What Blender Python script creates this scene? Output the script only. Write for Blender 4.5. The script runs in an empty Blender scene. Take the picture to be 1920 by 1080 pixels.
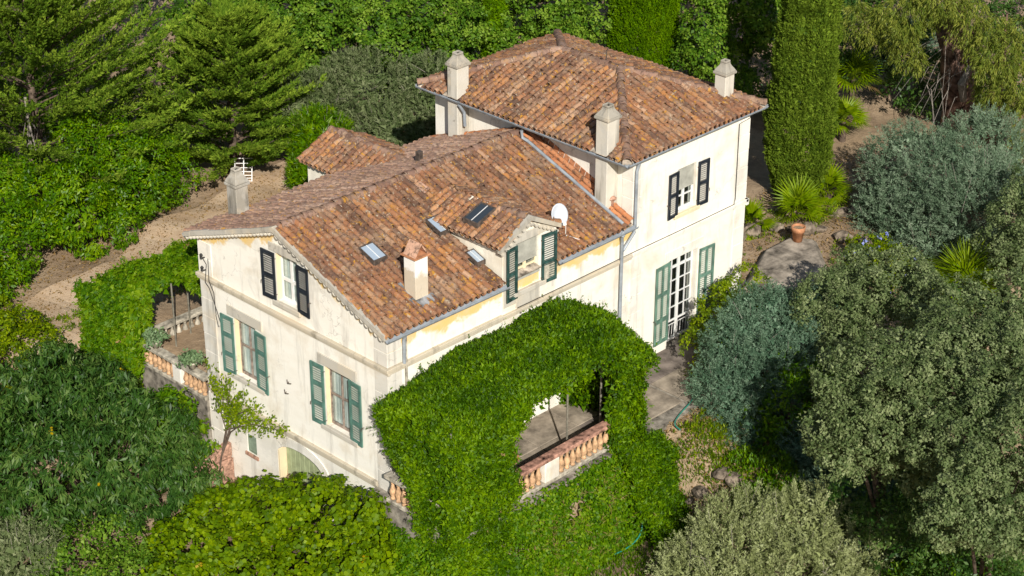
import bpy, bmesh, math, random
import numpy as np
from mathutils import Vector, Matrix

S = bpy.context.scene
COL = S.collection
random.seed(7)

# ------------------------------------------------------------------ camera
CAM = np.array([-30.2587, -34.2936, 32.6038])
FW = Vector((0.63345497, 0.62203279, -0.46022821)).normalized()
RT = Vector((0.70153743, -0.7126285, 0.00242069)).normalized()
UP = RT.cross(FW).normalized()
cd = bpy.data.cameras.new('camera')
cd.sensor_width = 36.0
cd.lens = 36.0 * 3742.26 / 1920.0
cd.clip_start, cd.clip_end = 1.0, 600.0
co = bpy.data.objects.new('camera', cd)
COL.objects.link(co)
co.matrix_world = Matrix(((RT.x, UP.x, -FW.x, CAM[0]), (RT.y, UP.y, -FW.y, CAM[1]),
                          (RT.z, UP.z, -FW.z, CAM[2]), (0, 0, 0, 1)))
S.camera = co

# ------------------------------------------------------------------ light
SUN_EL, SHADOW_AZ = 32.0, 54.0            # shadows run along +X rotated 54 degrees towards +Y
w = bpy.data.worlds.new('World')
S.world = w
w.use_nodes = True
nt = w.node_tree
sky = nt.nodes.new('ShaderNodeTexSky')
sky.sky_type = 'NISHITA'
sky.sun_disc = False
sky.sun_elevation = math.radians(SUN_EL)
sdx, sdy = -math.cos(math.radians(SHADOW_AZ)), -math.sin(math.radians(SHADOW_AZ))
sky.sun_rotation = math.atan2(sdx, sdy) % (2 * math.pi)
nt.links.new(sky.outputs[0], nt.nodes['Background'].inputs[0])
nt.nodes['Background'].inputs[1].default_value = 0.075
sl = bpy.data.lights.new('sun', 'SUN')
sl.energy = 5.0
sl.angle = math.radians(0.5)
sl.color = (1.0, 0.965, 0.90)
so = bpy.data.objects.new('sun', sl)
COL.objects.link(so)
ce = math.cos(math.radians(SUN_EL))
so.rotation_euler = Vector((-sdx * ce, -sdy * ce, -math.sin(math.radians(SUN_EL)))).to_track_quat('-Z', 'Y').to_euler()
S.view_settings.view_transform = 'Standard'
S.view_settings.look = 'None'
S.view_settings.gamma = 1.0
S.view_settings.exposure = 0.2
S.render.engine = 'CYCLES'

# ------------------------------------------------------------------ helpers
def tag(o, label=None, cat=None, group=None, kind=None):
    if label: o['label'] = label
    if cat: o['category'] = cat
    if group: o['group'] = group
    if kind: o['kind'] = kind
    return o

def thing(name, label, cat, loc=(0, 0, 0), group=None):
    e = bpy.data.objects.new(name, None)
    e.empty_display_size = 0.2
    COL.objects.link(e)
    e.location = loc
    tag(e, label, cat, group)
    return e

def adopt(o, parent):
    """meshes are modelled in world space; keep them there under their thing"""
    if parent is not None:
        o.parent = parent
        if parent.type == 'EMPTY':
            o.matrix_parent_inverse = Matrix.Translation(-Vector(parent.location))
    return o

def link(name, me, mat, parent=None):
    if mat is not None and not me.materials:
        me.materials.append(mat)
    o = bpy.data.objects.new(name, me)
    COL.objects.link(o)
    return adopt(o, parent)

class MB:
    def __init__(s, m=None):
        s.v, s.f, s.m = [], [], m
    def add(s, vs, fs):
        n = len(s.v)
        s.v += [s.m(*p) if s.m else tuple(p) for p in vs]
        s.f += [tuple(i + n for i in f) for f in fs]
    def box(s, a0, a1, b0, b1, c0, c1):
        s.add([(a0, b0, c0), (a1, b0, c0), (a1, b1, c0), (a0, b1, c0),
               (a0, b0, c1), (a1, b0, c1), (a1, b1, c1), (a0, b1, c1)],
              [(0, 3, 2, 1), (4, 5, 6, 7), (0, 1, 5, 4), (1, 2, 6, 5), (2, 3, 7, 6), (3, 0, 4, 7)])
    def prism(s, poly, axis, t0, t1):
        """poly of (a,b) extruded along axis 0 (x) or 1 (y) or 2 (z)"""
        n = len(poly)
        def pt(p, t):
            return (t, p[0], p[1]) if axis == 0 else (p[0], t, p[1]) if axis == 1 else (p[0], p[1], t)
        vs = [pt(p, t0) for p in poly] + [pt(p, t1) for p in poly]
        fs = [tuple(range(n)), tuple(range(2 * n - 1, n - 1, -1))]
        fs += [(i, i + n, (i + 1) % n + n, (i + 1) % n) for i in range(n)]
        s.add(vs, fs)
    def tube(s, pts, rad, k=7, cap=True):
        pts = [Vector(p) for p in pts]
        if not hasattr(rad, '__len__'): rad = [rad] * len(pts)
        vs, fs = [], []
        for i, p in enumerate(pts):
            d = (pts[min(i + 1, len(pts) - 1)] - pts[max(i - 1, 0)])
            d = d.normalized() if d.length > 1e-9 else Vector((0, 0, 1))
            a = Vector((0, 0, 1)) if abs(d.z) < .9 else Vector((1, 0, 0))
            e1 = d.cross(a).normalized(); e2 = d.cross(e1)
            for j in range(k):
                t = 2 * math.pi * j / k
                vs.append(tuple(p + (e1 * math.cos(t) + e2 * math.sin(t)) * rad[i]))
        for i in range(len(pts) - 1):
            for j in range(k):
                fs.append((i * k + j, i * k + (j + 1) % k, (i + 1) * k + (j + 1) % k, (i + 1) * k + j))
        if cap:
            fs.append(tuple(range(k))[::-1]); fs.append(tuple((len(pts) - 1) * k + j for j in range(k)))
        s.add(vs, fs)
    def lathe(s, prof, c=(0, 0, 0), k=12):
        vs, fs = [], []
        for r, z in prof:
            for j in range(k):
                t = 2 * math.pi * j / k
                vs.append((c[0] + r * math.cos(t), c[1] + r * math.sin(t), c[2] + z))
        n = len(prof)
        for i in range(n - 1):
            for j in range(k):
                fs.append((i * k + j, i * k + (j + 1) % k, (i + 1) * k + (j + 1) % k, (i + 1) * k + j))
        fs.append(tuple(range(k))[::-1]); fs.append(tuple((n - 1) * k + j for j in range(k)))
        s.add(vs, fs)
    def mesh(s, name, smooth=False):
        me = bpy.data.meshes.new(name)
        me.from_pydata(s.v, [], s.f)
        bm = bmesh.new(); bm.from_mesh(me); bmesh.ops.recalc_face_normals(bm, faces=bm.faces); bm.to_mesh(me); bm.free()
        if smooth:
            me.polygons.foreach_set('use_smooth', [True] * len(me.polygons))
        return me
    def build(s, name, mat, parent=None, smooth=False):
        return link(name, s.mesh(name, smooth), mat, parent)

GX = lambda u, d, z: (-d, u, z)      # gable face, plane x = 0, u along +Y, d outwards
EY = lambda u, d, z: (u, -d, z)      # eave face, plane y = 0, u along +X, d outwards

def bevel(o, width=.015, seg=1):
    md = o.modifiers.new('bevel', 'BEVEL'); md.width = width; md.segments = seg; md.limit_method = 'ANGLE'
    return o

# ------------------------------------------------------------------ materials
class NT:
    def __init__(s, name):
        s.mat = bpy.data.materials.new(name); s.mat.use_nodes = True
        s.t = s.mat.node_tree; s.b = s.t.nodes['Principled BSDF']; s.out = s.t.nodes['Material Output']
    def n(s, kind, **kw):
        nd = s.t.nodes.new('ShaderNode' + kind)
        for k, v in kw.items():
            if k in nd.inputs.keys() if isinstance(k, str) else False: s.put(nd.inputs[k], v)
            else: setattr(nd, k, v)
        return nd
    def put(s, sock, v):
        if hasattr(v, 'links') or isinstance(v, bpy.types.NodeSocket): s.t.links.new(v, sock)
        else: sock.default_value = v
    def pos(s): return s.n('NewGeometry').outputs['Position']
    def noise(s, scale, detail=4, rough=.6, vec=None, dist=0):
        nd = s.n('TexNoise'); nd.inputs['Scale'].default_value = scale
        nd.inputs['Detail'].default_value = detail; nd.inputs['Roughness'].default_value = rough
        nd.inputs['Distortion'].default_value = dist
        s.t.links.new(vec if vec is not None else s.pos(), nd.inputs['Vector'])
        return nd.outputs['Fac']
    def scale(s, vec, sx, sy, sz):
        m = s.n('Mapping'); m.inputs['Scale'].default_value = (sx, sy, sz)
        s.t.links.new(vec, m.inputs['Vector']); return m.outputs[0]
    def ramp(s, fac, stops, interp='LINEAR'):
        r = s.n('ValToRGB'); r.color_ramp.interpolation = interp
        el = r.color_ramp.elements
        while len(el) < len(stops): el.new(.5)
        for e, (p, c) in zip(el, stops):
            e.position = p; e.color = (c, c, c, 1) if not hasattr(c, '__len__') else (*c, 1)
        s.t.links.new(fac, r.inputs[0]); return r.outputs[0]
    def mix(s, fac, a, b, mode='MIX'):
        m = s.n('Mix', data_type='RGBA', blend_type=mode)
        for sock, v in ((m.inputs[0], fac), (m.inputs[6], a), (m.inputs[7], b)):
            if isinstance(v, bpy.types.NodeSocket): s.t.links.new(v, sock)
            elif hasattr(v, '__len__'): sock.default_value = (*v, 1)
            else: sock.default_value = v
        return m.outputs[2]
    def math(s, op, a, b=0.0):
        m = s.n('Math', operation=op)
        for sock, v in ((m.inputs[0], a), (m.inputs[1], b)):
            if isinstance(v, bpy.types.NodeSocket): s.t.links.new(v, sock)
            else: sock.default_value = v
        return m.outputs[0]
    def bump(s, h, strength=.3, dist=.02):
        b = s.n('Bump'); b.inputs['Strength'].default_value = strength; b.inputs['Distance'].default_value = dist
        s.t.links.new(h, b.inputs['Height']); s.t.links.new(b.outputs[0], s.b.inputs['Normal'])
    def done(s, col, rough=.85, spec=.2, metal=0.0):
        s.put(s.b.inputs['Base Color'], col if isinstance(col, bpy.types.NodeSocket) else (*col, 1))
        s.b.inputs['Roughness'].default_value = rough
        s.b.inputs['Specular IOR Level'].default_value = spec
        s.b.inputs['Metallic'].default_value = metal
        return s.mat

def m_plain(name, col, rough=.7, spec=.3, metal=0, var=.12, scale=6, bump=.15):
    m = NT(name)
    n = m.noise(scale, 5)
    d = tuple(max(0, c * (1 - 2.2 * var)) for c in col); l = tuple(min(1, c * (1 + var)) for c in col)
    c = m.ramp(n, [(.3, d), (.7, l)])
    if bump: m.bump(m.noise(scale * 6, 3), bump, .01)
    return m.done(c, rough, spec, metal)

def m_plaster(name, base, stain, yellow=None, yz=None, dirty=.5):
    m = NT(name)
    p = m.pos()
    streak = m.noise(1.0, 5, .65, m.scale(p, 2.6, 2.6, .32))
    blot = m.noise(.9, 6, .6, p, .4)
    fine = m.noise(14, 4, .7, p)
    blk = m.noise(2.4, 2, .5, m.scale(p, .55, .55, 1.6))
    c = m.mix(m.ramp(blk, [(.35, 0.0), (.65, .55)]), base, tuple(b * k for b, k in zip(base, (.93, .92, .89))))
    c = m.mix(m.ramp(streak, [(.53, 0.0), (.70, .62 * dirty)]), c, stain)
    c = m.mix(m.ramp(blot, [(.52, 0.0), (.72, .8 * dirty)]), c, (.60, .50, .36))
    c = m.mix(m.ramp(fine, [(.55, 0.0), (.8, .30 * dirty)]), c, (.45, .41, .36))
    patch = m.noise(.55, 6, .62, m.scale(p, 1, 1, 1.3), .9)
    c = m.mix(m.ramp(patch, [(.56, 0.0), (.64, .42 * dirty)]), c, (.50, .47, .41))
    crack = m.n('TexVoronoi', feature='DISTANCE_TO_EDGE'); crack.inputs['Scale'].default_value = .8
    wv = m.n('VectorMath', operation='ADD'); m.t.links.new(p, wv.inputs[0])
    nv = m.n('TexNoise'); nv.inputs['Scale'].default_value = 2.2; nv.inputs['Detail'].default_value = 5; m.t.links.new(p, nv.inputs['Vector']); m.t.links.new(nv.outputs['Color'], wv.inputs[1])
    m.t.links.new(wv.outputs[0], crack.inputs['Vector'])
    ck_ = m.math('MULTIPLY', m.ramp(crack.outputs['Distance'], [(.004, 1.0), (.012, 0.0)]), m.ramp(m.noise(.7, 2, .5, p), [(.52, 0.0), (.6, .5 * dirty)]))
    c = m.mix(ck_, c, (.25, .22, .18))
    if yellow:
        z = m.n('SeparateXYZ'); m.t.links.new(p, z.inputs[0])
        if yz == 'roof':
            zr = m.math('SUBTRACT', 9.08, m.math('MULTIPLY', m.math('ABSOLUTE', m.math('SUBTRACT', z.outputs[1], 4.28)), .372))
            zd = m.math('ADD', m.math('SUBTRACT', z.outputs[2], zr), m.math('MULTIPLY', m.math('LESS_THAN', z.outputs[1], .02), .22))
            yz = (-.62, .12); z = m.math('ADD', zd, m.math('MULTIPLY', m.math('SUBTRACT', m.noise(1.3, 5, .6, p, .5), .5), 1.1))
        else: z = m.math('ADD', z.outputs[2], m.math('MULTIPLY', m.math('SUBTRACT', m.noise(1.3, 5, .6, p, .5), .5), 1.2))
        k = m.ramp(m.math('MULTIPLY', m.math('SUBTRACT', z, yz[0]), 1 / (yz[1] - yz[0])), [(.45, 0.0), (.6, 1.0)])
        c = m.mix(k, c, m.mix(m.ramp(m.noise(3, 4), [(.4, 0.0), (.6, 1.0)]), yellow, tuple(y * .8 + .12 for y in yellow)))
    m.bump(m.math('ADD', fine, m.math('MULTIPLY', blot, .6)), .25, .02)
    return m.done(c, .92, .1)

def m_tile(name, src, stops, lichen=1.0, lite=1.0):
    m = NT(name)
    if src == 'object': r = m.n('ObjectInfo').outputs['Random']
    elif src == 'color': r = m.n('ObjectInfo').outputs['Color']
    else:
        a = m.n('Attribute'); a.attribute_name = 'tint'; r = a.outputs['Fac']
    p = m.pos()
    c = m.ramp(r, stops)
    n1 = m.noise(.55, 3, .6, p)
    c = m.mix(m.ramp(n1, [(.38, 0.0), (.7, .5)]), c, tuple(q * lite for q in (.20, .105, .07)))
    sk = m.noise(1.0, 4, .6, m.scale(p, 4.5, .6, .6), .3)
    c = m.mix(m.ramp(sk, [(.52, 0.0), (.64, .72)]), c, tuple(q * lite for q in (.12, .075, .055)))
    n5 = m.noise(5.5, 5, .7, p, .3)
    c = m.mix(m.ramp(n5, [(.50, 0.0), (.66, .7)]), c, tuple(q * lite for q in (.33, .205, .125)))
    n6 = m.noise(1.1, 5, .65, p, .4)
    c = m.mix(m.ramp(n6, [(.52, 0.0), (.66, .55 * lichen)]), c, tuple(q * lite for q in (.37, .255, .165)))
    n2 = m.noise(8, 5, .75, p)
    c = m.mix(m.ramp(n2, [(.51, 0.0), (.62, .85)]), c, tuple(q * lite for q in (.095, .062, .048)))
    n3 = m.noise(5.3, 4, .65, m.scale(p, 1.5, .8, .9), .6)
    c = m.mix(m.ramp(n3, [(.585, 0.0), (.66, .9 * lichen)]), c, (.47, .235, .03))
    n4 = m.noise(10, 3, .6, m.scale(p, 1.2, 1, 1))
    c = m.mix(m.ramp(n4, [(.60, 0.0), (.70, .7 * lichen)]), c, (.47, .40, .29))
    m.bump(m.math('ADD', n2, n4), .3, .006)
    return m.done(c, .93, .1)

TILE_STOPS = [(0.0, (.12, .064, .040)), (.2, (.21, .10, .056)), (.45, (.30, .136, .068)), (.7, (.37, .170, .080)),
              (.88, (.46, .205, .065)), (1.0, (.50, .30, .18))]
LIGHTENED_STOPS = [(0.0, (.27, .165, .12)), (.35, (.37, .23, .17)), (.7, (.45, .29, .21)), (1.0, (.52, .36, .27))]  # back slope: weathered tone, lightened to make up for the grazing sun
PINK_STOPS = [(0.0, (.62, .36, .24)), (1.0, (.70, .44, .31))]
NEW_STOPS = [(0.0, (.46, .17, .07)), (.5, (.55, .22, .09)), (1.0, (.60, .27, .13))]
M = {}
M['tile'] = m_tile('clay tile', 'color', TILE_STOPS)
M['tile_m'] = m_tile('clay tiles', 'attr', TILE_STOPS)
M['tile_d'] = m_tile('lightened weathered tiles', 'attr', LIGHTENED_STOPS, .8, 1.6)  # paler tile copy, brightness of the back slope put into the colour
M['ridge'] = m_tile('ridge tile', 'object', [(0.0, (.19, .115, .085)), (.5, (.28, .17, .125)), (1.0, (.36, .24, .18))], .9)
M['pinktile'] = m_tile('pale new tile', 'object', PINK_STOPS, .1)
M['newtile'] = m_tile('new tile', 'object', NEW_STOPS, .1)
M['plaster'] = m_plaster('plaster', (.845, .80, .705), (.30, .275, .235), (.72, .50, .19), 'roof', .8)
M['plaster_e'] = m_plaster('tower plaster', (.845, .80, .70), (.36, .33, .27), (.74, .58, .32), (9.15, 9.75), .72)
M['plaster_d'] = m_plaster('dormer plaster', (.82, .76, .63), (.45, .41, .34), None, None, .7)
M['stone'] = m_plaster('grey stone', (.52, .48, .405), (.21, .195, .17), None, None, 1.2)
M['vstone'] = m_plaster('verge stone', (.43, .395, .33), (.17, .155, .13), None, None, 1.25)
M['quoin'] = m_plaster('pale stone', (.80, .755, .665), (.34, .32, .28), None, None, .95)
M['quoin_d'] = m_plaster('stained quoin stone', (.66, .62, .545), (.25, .24, .21), None, None, 1.25)
M['string'] = m_plaster('moulding stone', (.53, .465, .355), (.17, .15, .115), None, None, 1.15)
M['jamb'] = m_plaster('cream jamb', (.80, .66, .42), (.5, .42, .30), None, None, .6)
M['chim'] = m_plaster('chimney render', (.34, .31, .255), (.11, .10, .085), None, None, 1.4)
M['chim2'] = m_plaster('chimney plaster', (.58, .50, .38), (.38, .31, .22), (.80, .77, .70), (8.25, 8.95), .9)
M['shaft'] = m_plaster('chimney shaft', (.60, .555, .47), (.24, .22, .18), None, None, 1.3)
M['mortar'] = m_plain('mortar', (.50, .42, .33), .95, .1, 0, .35, 5, .5)
M['zinc'] = m_plain('zinc', (.33, .36, .385), .5, .4, .15, .15, 3, .05)
M['lead'] = m_plain('lead', (.36, .36, .36), .6, .4, .2, .35, 5, .2)
M['green'] = m_plain('green shutter paint', (.095, .20, .158), .6, .35, 0, .18, 5, .1)
M['fgreen'] = m_plain('faded green paint', (.13, .235, .175), .65, .3, 0, .22, 5, .1)
M['navy'] = m_plain('navy shutter paint', (.018, .024, .034), .5, .4, 0, .25, 5, .1)
M['dgreen'] = m_plain('dark green paint', (.03, .075, .065), .55, .35, 0, .35, 6, .2)
M['bare'] = m_plain('bare shutter wood', (.50, .46, .36), .8, .2, 0, .25, 8, .2)
M['wood'] = m_plain('window wood', (.30, .235, .19), .7, .3, 0, .25, 8, .2)
M['white'] = m_plain('white paint', (.78, .76, .72), .5, .4, 0, .06, 5, .05)
M['curtain'] = m_plain('curtain', (.74, .73, .68), .95, .05, 0, .12, 2, .1)
M['blind'] = m_plain('roller blind', (.40, .39, .33), .9, .1, 0, .12, 4, .1)
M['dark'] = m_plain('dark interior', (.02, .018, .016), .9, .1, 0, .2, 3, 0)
M['door'] = m_plain('sage door paint', (.36, .40, .22), .65, .25, 0, .12, 4, .1)
M['vent'] = m_plain('vent louvre', (.20, .25, .18), .7, .2, 0, .15, 6, .1)
M['brick'] = m_plain('brick red', (.46, .27, .19), .9, .1, 0, .3, 12, .4)
M['terracotta'] = m_plain('terracotta', (.52, .24, .12), .85, .15, 0, .2, 6, .2)
M['baluster'] = m_plain('baluster clay', (.58, .36, .20), .85, .15, 0, .3, 7, .3)
M['rail'] = m_plain('rail render', (.46, .25, .18), .9, .1, 0, .45, 5, .4)
M['railgrey'] = m_plain('grey rail', (.47, .42, .33), .9, .1, 0, .35, 5, .4)
M['slab'] = m_plain('paving', (.33, .275, .21), .92, .1, 0, .28, 2.3, .4)
M['slabd'] = m_plain('dark paving', (.20, .165, .14), .92, .1, 0, .28, 2.3, .4)
M['iron'] = m_plain('rusty iron', (.13, .10, .08), .7, .3, .3, .3, 9, .2)
M['pole'] = m_plain('galvanised pole', (.24, .22, .17), .6, .3, .2, .2, 9, .1)
M['rock'] = m_plain('rock', (.24, .19, .14), .95, .1, 0, .45, 4, .8)
M['wallstone'] = m_plain('garden wall', (.30, .265, .215), .95, .1, 0, .4, 3, .6)
M['hose'] = m_plain('green hose', (.02, .22, .16), .4, .5, 0, .05, 3, 0)
M['cable'] = m_plain('black cable', (.03, .028, .026), .6, .3, 0, .1, 3, 0)
M['wcable'] = m_plain('white cable', (.75, .72, .66), .6, .3, 0, .05, 3, 0)
M['dish'] = m_plain('dish enamel', (.58, .61, .65), .45, .4, 0, .03, 3, 0)
M['bark'] = m_plain('bark', (.13, .095, .07), .95, .1, 0, .4, 7, .8)
M['eubark'] = m_plain('eucalyptus bark', (.22, .135, .10), .95, .1, 0, .55, 3, .8)
M['dead'] = m_plain('dead wood', (.30, .26, .22), .9, .1, 0, .2, 7, .3)
M['asphalt'] = m_plain('old concrete', (.38, .32, .25), .95, .1, 0, .35, 2.5, .5)

def m_glass():
    m = NT('window glass')
    g = m.n('BsdfGlossy'); g.inputs['Roughness'].default_value = .05
    t = m.n('BsdfTransparent'); t.inputs[0].default_value = (.86, .9, .9, 1)
    x = m.n('MixShader'); x.inputs[0].default_value = .09
    m.t.links.new(t.outputs[0], x.inputs[1]); m.t.links.new(g.outputs[0], x.inputs[2])
    m.t.links.new(x.outputs[0], m.out.inputs[0]); return m.mat
M['glass'] = m_glass()
def m_skylight(name, col):
    m = NT(name); m.done(col, .12, .8); return m.mat
M['sky_tint_glass'] = m_skylight('skylight glass', (.36, .43, .50))  # pale blue base colour stands in for the reflected sky
M['skydark'] = m_skylight('dark skylight glass', (.04, .05, .06))

def m_ground():
    m = NT('earth')
    p = m.pos()
    n1 = m.noise(.35, 5, .6, p); n2 = m.noise(3.5, 6, .7, p); n3 = m.noise(22, 3, .7, p); n4 = m.noise(.9, 4, .6, p, .6)
    c = m.ramp(n1, [(.35, (.30, .205, .125)), (.65, (.42, .31, .20))])
    c = m.mix(m.ramp(n2, [(.48, 0.0), (.7, .7)]), c, (.20, .14, .09))
    c = m.mix(m.ramp(n4, [(.55, 0.0), (.68, .6)]), c, (.15, .10, .065))
    c = m.mix(m.ramp(n3, [(.58, 0.0), (.7, .6)]), c, (.50, .42, .32))
    m.bump(m.math('ADD', n2, m.math('MULTIPLY', n3, .5)), .8, .08)
    return m.done(c, .97, .05)
M['ground'] = m_ground()
def m_gravel():
    m = NT('gravel path')
    p = m.pos()
    n2 = m.noise(2.2, 6, .7, p); n3 = m.noise(30, 3, .7, p); n4 = m.noise(.6, 3, .6, p)
    c = m.ramp(n4, [(.4, (.47, .32, .19)), (.65, (.52, .39, .26))])
    c = m.mix(m.ramp(n2, [(.5, 0.0), (.7, .5)]), c, (.30, .20, .12))
    c = m.mix(m.ramp(n3, [(.5, 0.0), (.7, .6)]), c, (.62, .54, .44))
    m.bump(m.math('ADD', n2, n3), .6, .04)
    return m.done(c, .97, .05)
M['gravel'] = m_gravel()

def m_leaf(name, c0, c1, c2, rough=.5, spec=.25, trans=.28):
    m = NT(name)
    a = m.n('Attribute'); a.attribute_name = 'tint'
    col = m.ramp(a.outputs['Fac'], [(0.0, c0), (.5, c1), (1.0, c2)])
    hs = m.n('HueSaturation'); hs.inputs['Saturation'].default_value = 1.12; hs.inputs['Value'].default_value = .96
    m.t.links.new(col, hs.inputs['Color']); col = hs.outputs[0]
    m.done(col, rough, spec * .6)
    t = m.n('BsdfTranslucent')
    tc = m.mix(.5, col, (.22, .30, .03), 'MIX'); m.t.links.new(tc, t.inputs[0])
    x = m.n('MixShader'); x.inputs[0].default_value = trans
    m.t.links.new(m.b.outputs[0], x.inputs[1]); m.t.links.new(t.outputs[0], x.inputs[2])
    m.t.links.new(x.outputs[0], m.out.inputs[0])
    return m.mat
LEAF = {
 'vine':   m_leaf('creeper leaf', (0.026, 0.066, 0.005), (0.071, 0.149, 0.011), (0.165, 0.266, 0.026)),
 'ivy':    m_leaf('left creeper leaf', (0.039, 0.095, 0.011), (0.090, 0.179, 0.018), (0.185, 0.269, 0.034)),
 'round':  m_leaf('round leaf', (0.050, 0.099, 0.008), (0.112, 0.185, 0.013), (0.213, 0.291, 0.028)),
 'loquat': m_leaf('loquat leaf', (.020, .050, .011), (.046, .102, .022), (.125, .19, .055), .42, .35),
 'laurel': m_leaf('laurel leaf', (0.033, 0.088, 0.007), (0.083, 0.177, 0.014), (0.189, 0.289, 0.024), .42, .35),
 'lime':   m_leaf('lime shrub leaf', (0.057, 0.098, 0.009), (0.138, 0.201, 0.016), (0.265, 0.322, 0.034)),
 'cyp':    m_leaf('monterey cypress', (.050, .098, .016), (.125, .200, .034), (.26, .345, .065), .7, .1),
 'column': m_leaf('column cypress', (0.058, 0.098, 0.018), (0.124, 0.182, 0.031), (0.202, 0.267, 0.052), .7, .1),
 'clip':   m_leaf('clipped cypress', (0.042, 0.102, 0.007), (0.096, 0.186, 0.014), (0.162, 0.264, 0.026), .7, .1),
 'oak':    m_leaf('holm oak', (0.053, 0.080, 0.029), (0.131, 0.170, 0.071), (0.247, 0.284, 0.142), .55, .25, .2),
 'bgoak':  m_leaf('green oak', (0.037, 0.088, 0.013), (0.106, 0.194, 0.030), (0.225, 0.319, 0.062), .5, .25),
 'olive':  m_leaf('olive leaf', (0.061, 0.088, 0.033), (0.121, 0.154, 0.066), (0.220, 0.242, 0.132), .6, .2, .2),
 'grey':   m_leaf('grey feathery', (0.067, 0.110, 0.065), (0.146, 0.207, 0.129), (0.280, 0.347, 0.241), .7, .1, .2),
 'teal':   m_leaf('teal feathery', (.040, .082, .048), (.105, .172, .110), (.225, .31, .215), .7, .1, .2),
 'silver': m_leaf('silver feathery', (0.130, 0.150, 0.060), (0.270, 0.300, 0.135), (0.430, 0.460, 0.250), .7, .1, .2),
 'palm':   m_leaf('palm leaf', (.08, .15, .015), (.17, .25, .025), (.30, .36, .05), .45, .3),
 'euc':    m_leaf('eucalyptus leaf', (0.077, 0.116, 0.022), (0.165, 0.204, 0.044), (0.297, 0.308, 0.077), .5, .25),
 'dry':    m_leaf('dry stems', (.17, .11, .05), (.27, .18, .09), (.38, .28, .15), .9, .05, .1),
 'grass':  m_leaf('grass', (0.042, 0.096, 0.010), (0.090, 0.168, 0.017), (0.168, 0.240, 0.036), .7, .1),
 'blue':   m_leaf('blue flower', (.25, .29, .62), (.34, .38, .72), (.45, .48, .80), .8, .1),
 'pink':   m_leaf('pink flower', (.55, .28, .26), (.65, .40, .36), (.7, .5, .45), .8, .1),
 'gold':   m_leaf('yellowing leaf', (.30, .22, .03), (.42, .30, .05), (.5, .38, .1), .6, .1),
 'succ':   m_leaf('succulent', (.10, .17, .08), (.18, .26, .13), (.27, .35, .2), .5, .3),
}

# ------------------------------------------------------------------ terrain
def sstep(a, b, x):
    t = np.clip((x - a) / (b - a), 0, 1); return t * t * (3 - 2 * t)
def height(x, y):
    x = np.asarray(x, float); y = np.asarray(y, float)
    right = sstep(-3.6, -2.6, y) * sstep(.05, .5, x)            # terrace level behind the balustrade
    rslope = sstep(-9.0, -3.4, y) * sstep(6.6, 8.2, x)           # falling ground right of the terrace
    left = sstep(9.5, 13.0, y + .25 * x) * sstep(-7.5, -2.0, x)  # path side
    k = np.maximum(np.maximum(right, rslope), left)
    far = np.clip((x + y - 44), 0, 60) * .10 + np.clip(x - 26, 0, 40) * .03
    lump = .10 * np.sin(1.3 * x + .7 * y) * np.sin(.9 * y - .4 * x) + .04 * np.sin(3.1 * x) * np.sin(2.7 * y)
    yard = sstep(-2, -1, x) * sstep(-3.2, -2.6, y) * (1 - sstep(15.5, 17, x)) * (1 - sstep(11, 13, y))
    return 2.62 * k + far + lump * (1 - yard)
xs = np.concatenate([np.arange(-70, -12, 4.0), np.arange(-12, 0, .45), [.02, .06, .3, .55], np.arange(.9, 34, .45), np.arange(34, 130, 4.0)])
ys = np.concatenate([np.arange(-70, -14, 4.0), np.arange(-14, 30, .45), np.arange(30, 130, 4.0)])
XX, YY = np.meshgrid(xs, ys)
ZZ = height(XX, YY)
gv = np.stack([XX.ravel(), YY.ravel(), ZZ.ravel()], 1)
nx, ny = len(xs), len(ys)
idx = np.arange(nx * ny).reshape(ny, nx)
gf = np.stack([idx[:-1, :-1].ravel(), idx[:-1, 1:].ravel(), idx[1:, 1:].ravel(), idx[1:, :-1].ravel()], 1)
me = bpy.data.meshes.new('ground'); me.from_pydata(gv.tolist(), [], gf.tolist())
me.polygons.foreach_set('use_smooth', [True] * len(me.polygons))
tag(link('ground', me, M['ground']), kind='structure')

# gravel drive on the far side of the house
pl = [(-3.2, 14.9), (-1.6, 15.3), (0.6, 15.7), (3.2, 16.3), (6.0, 17.2), (8.8, 18.0), (11.5, 18.2), (15, 18.6)]
pv, pf = [], []
N_ = 60
for i in range(N_):
    t = i / (N_ - 1) * (len(pl) - 1); k = min(int(t), len(pl) - 2); f_ = t - k
    cx = pl[k][0] * (1 - f_) + pl[k + 1][0] * f_; cy = pl[k][1] * (1 - f_) + pl[k + 1][1] * f_
    hw0 = 2.0 + 1.0 * max(0, 1 - i / 22) + .25 * math.sin(i * .5) ; hw1 = 1.0 + .25 * math.sin(i * .37 + 2)
    for j in range(7):
        s_ = -hw0 + (hw0 + hw1) * j / 6
        X_, Y_ = cx - .35 * s_, cy + s_
        pv.append((X_, Y_, float(height(X_, Y_)) + .03))
    if i:
        for j in range(6):
            a = (i - 1) * 7 + j; pf.append((a, a + 7, a + 8, a + 1))
me = bpy.data.meshes.new('gravel_path'); me.from_pydata(pv, [], pf)
tag(link('gravel_path', me, M['gravel']), kind='structure')

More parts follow.
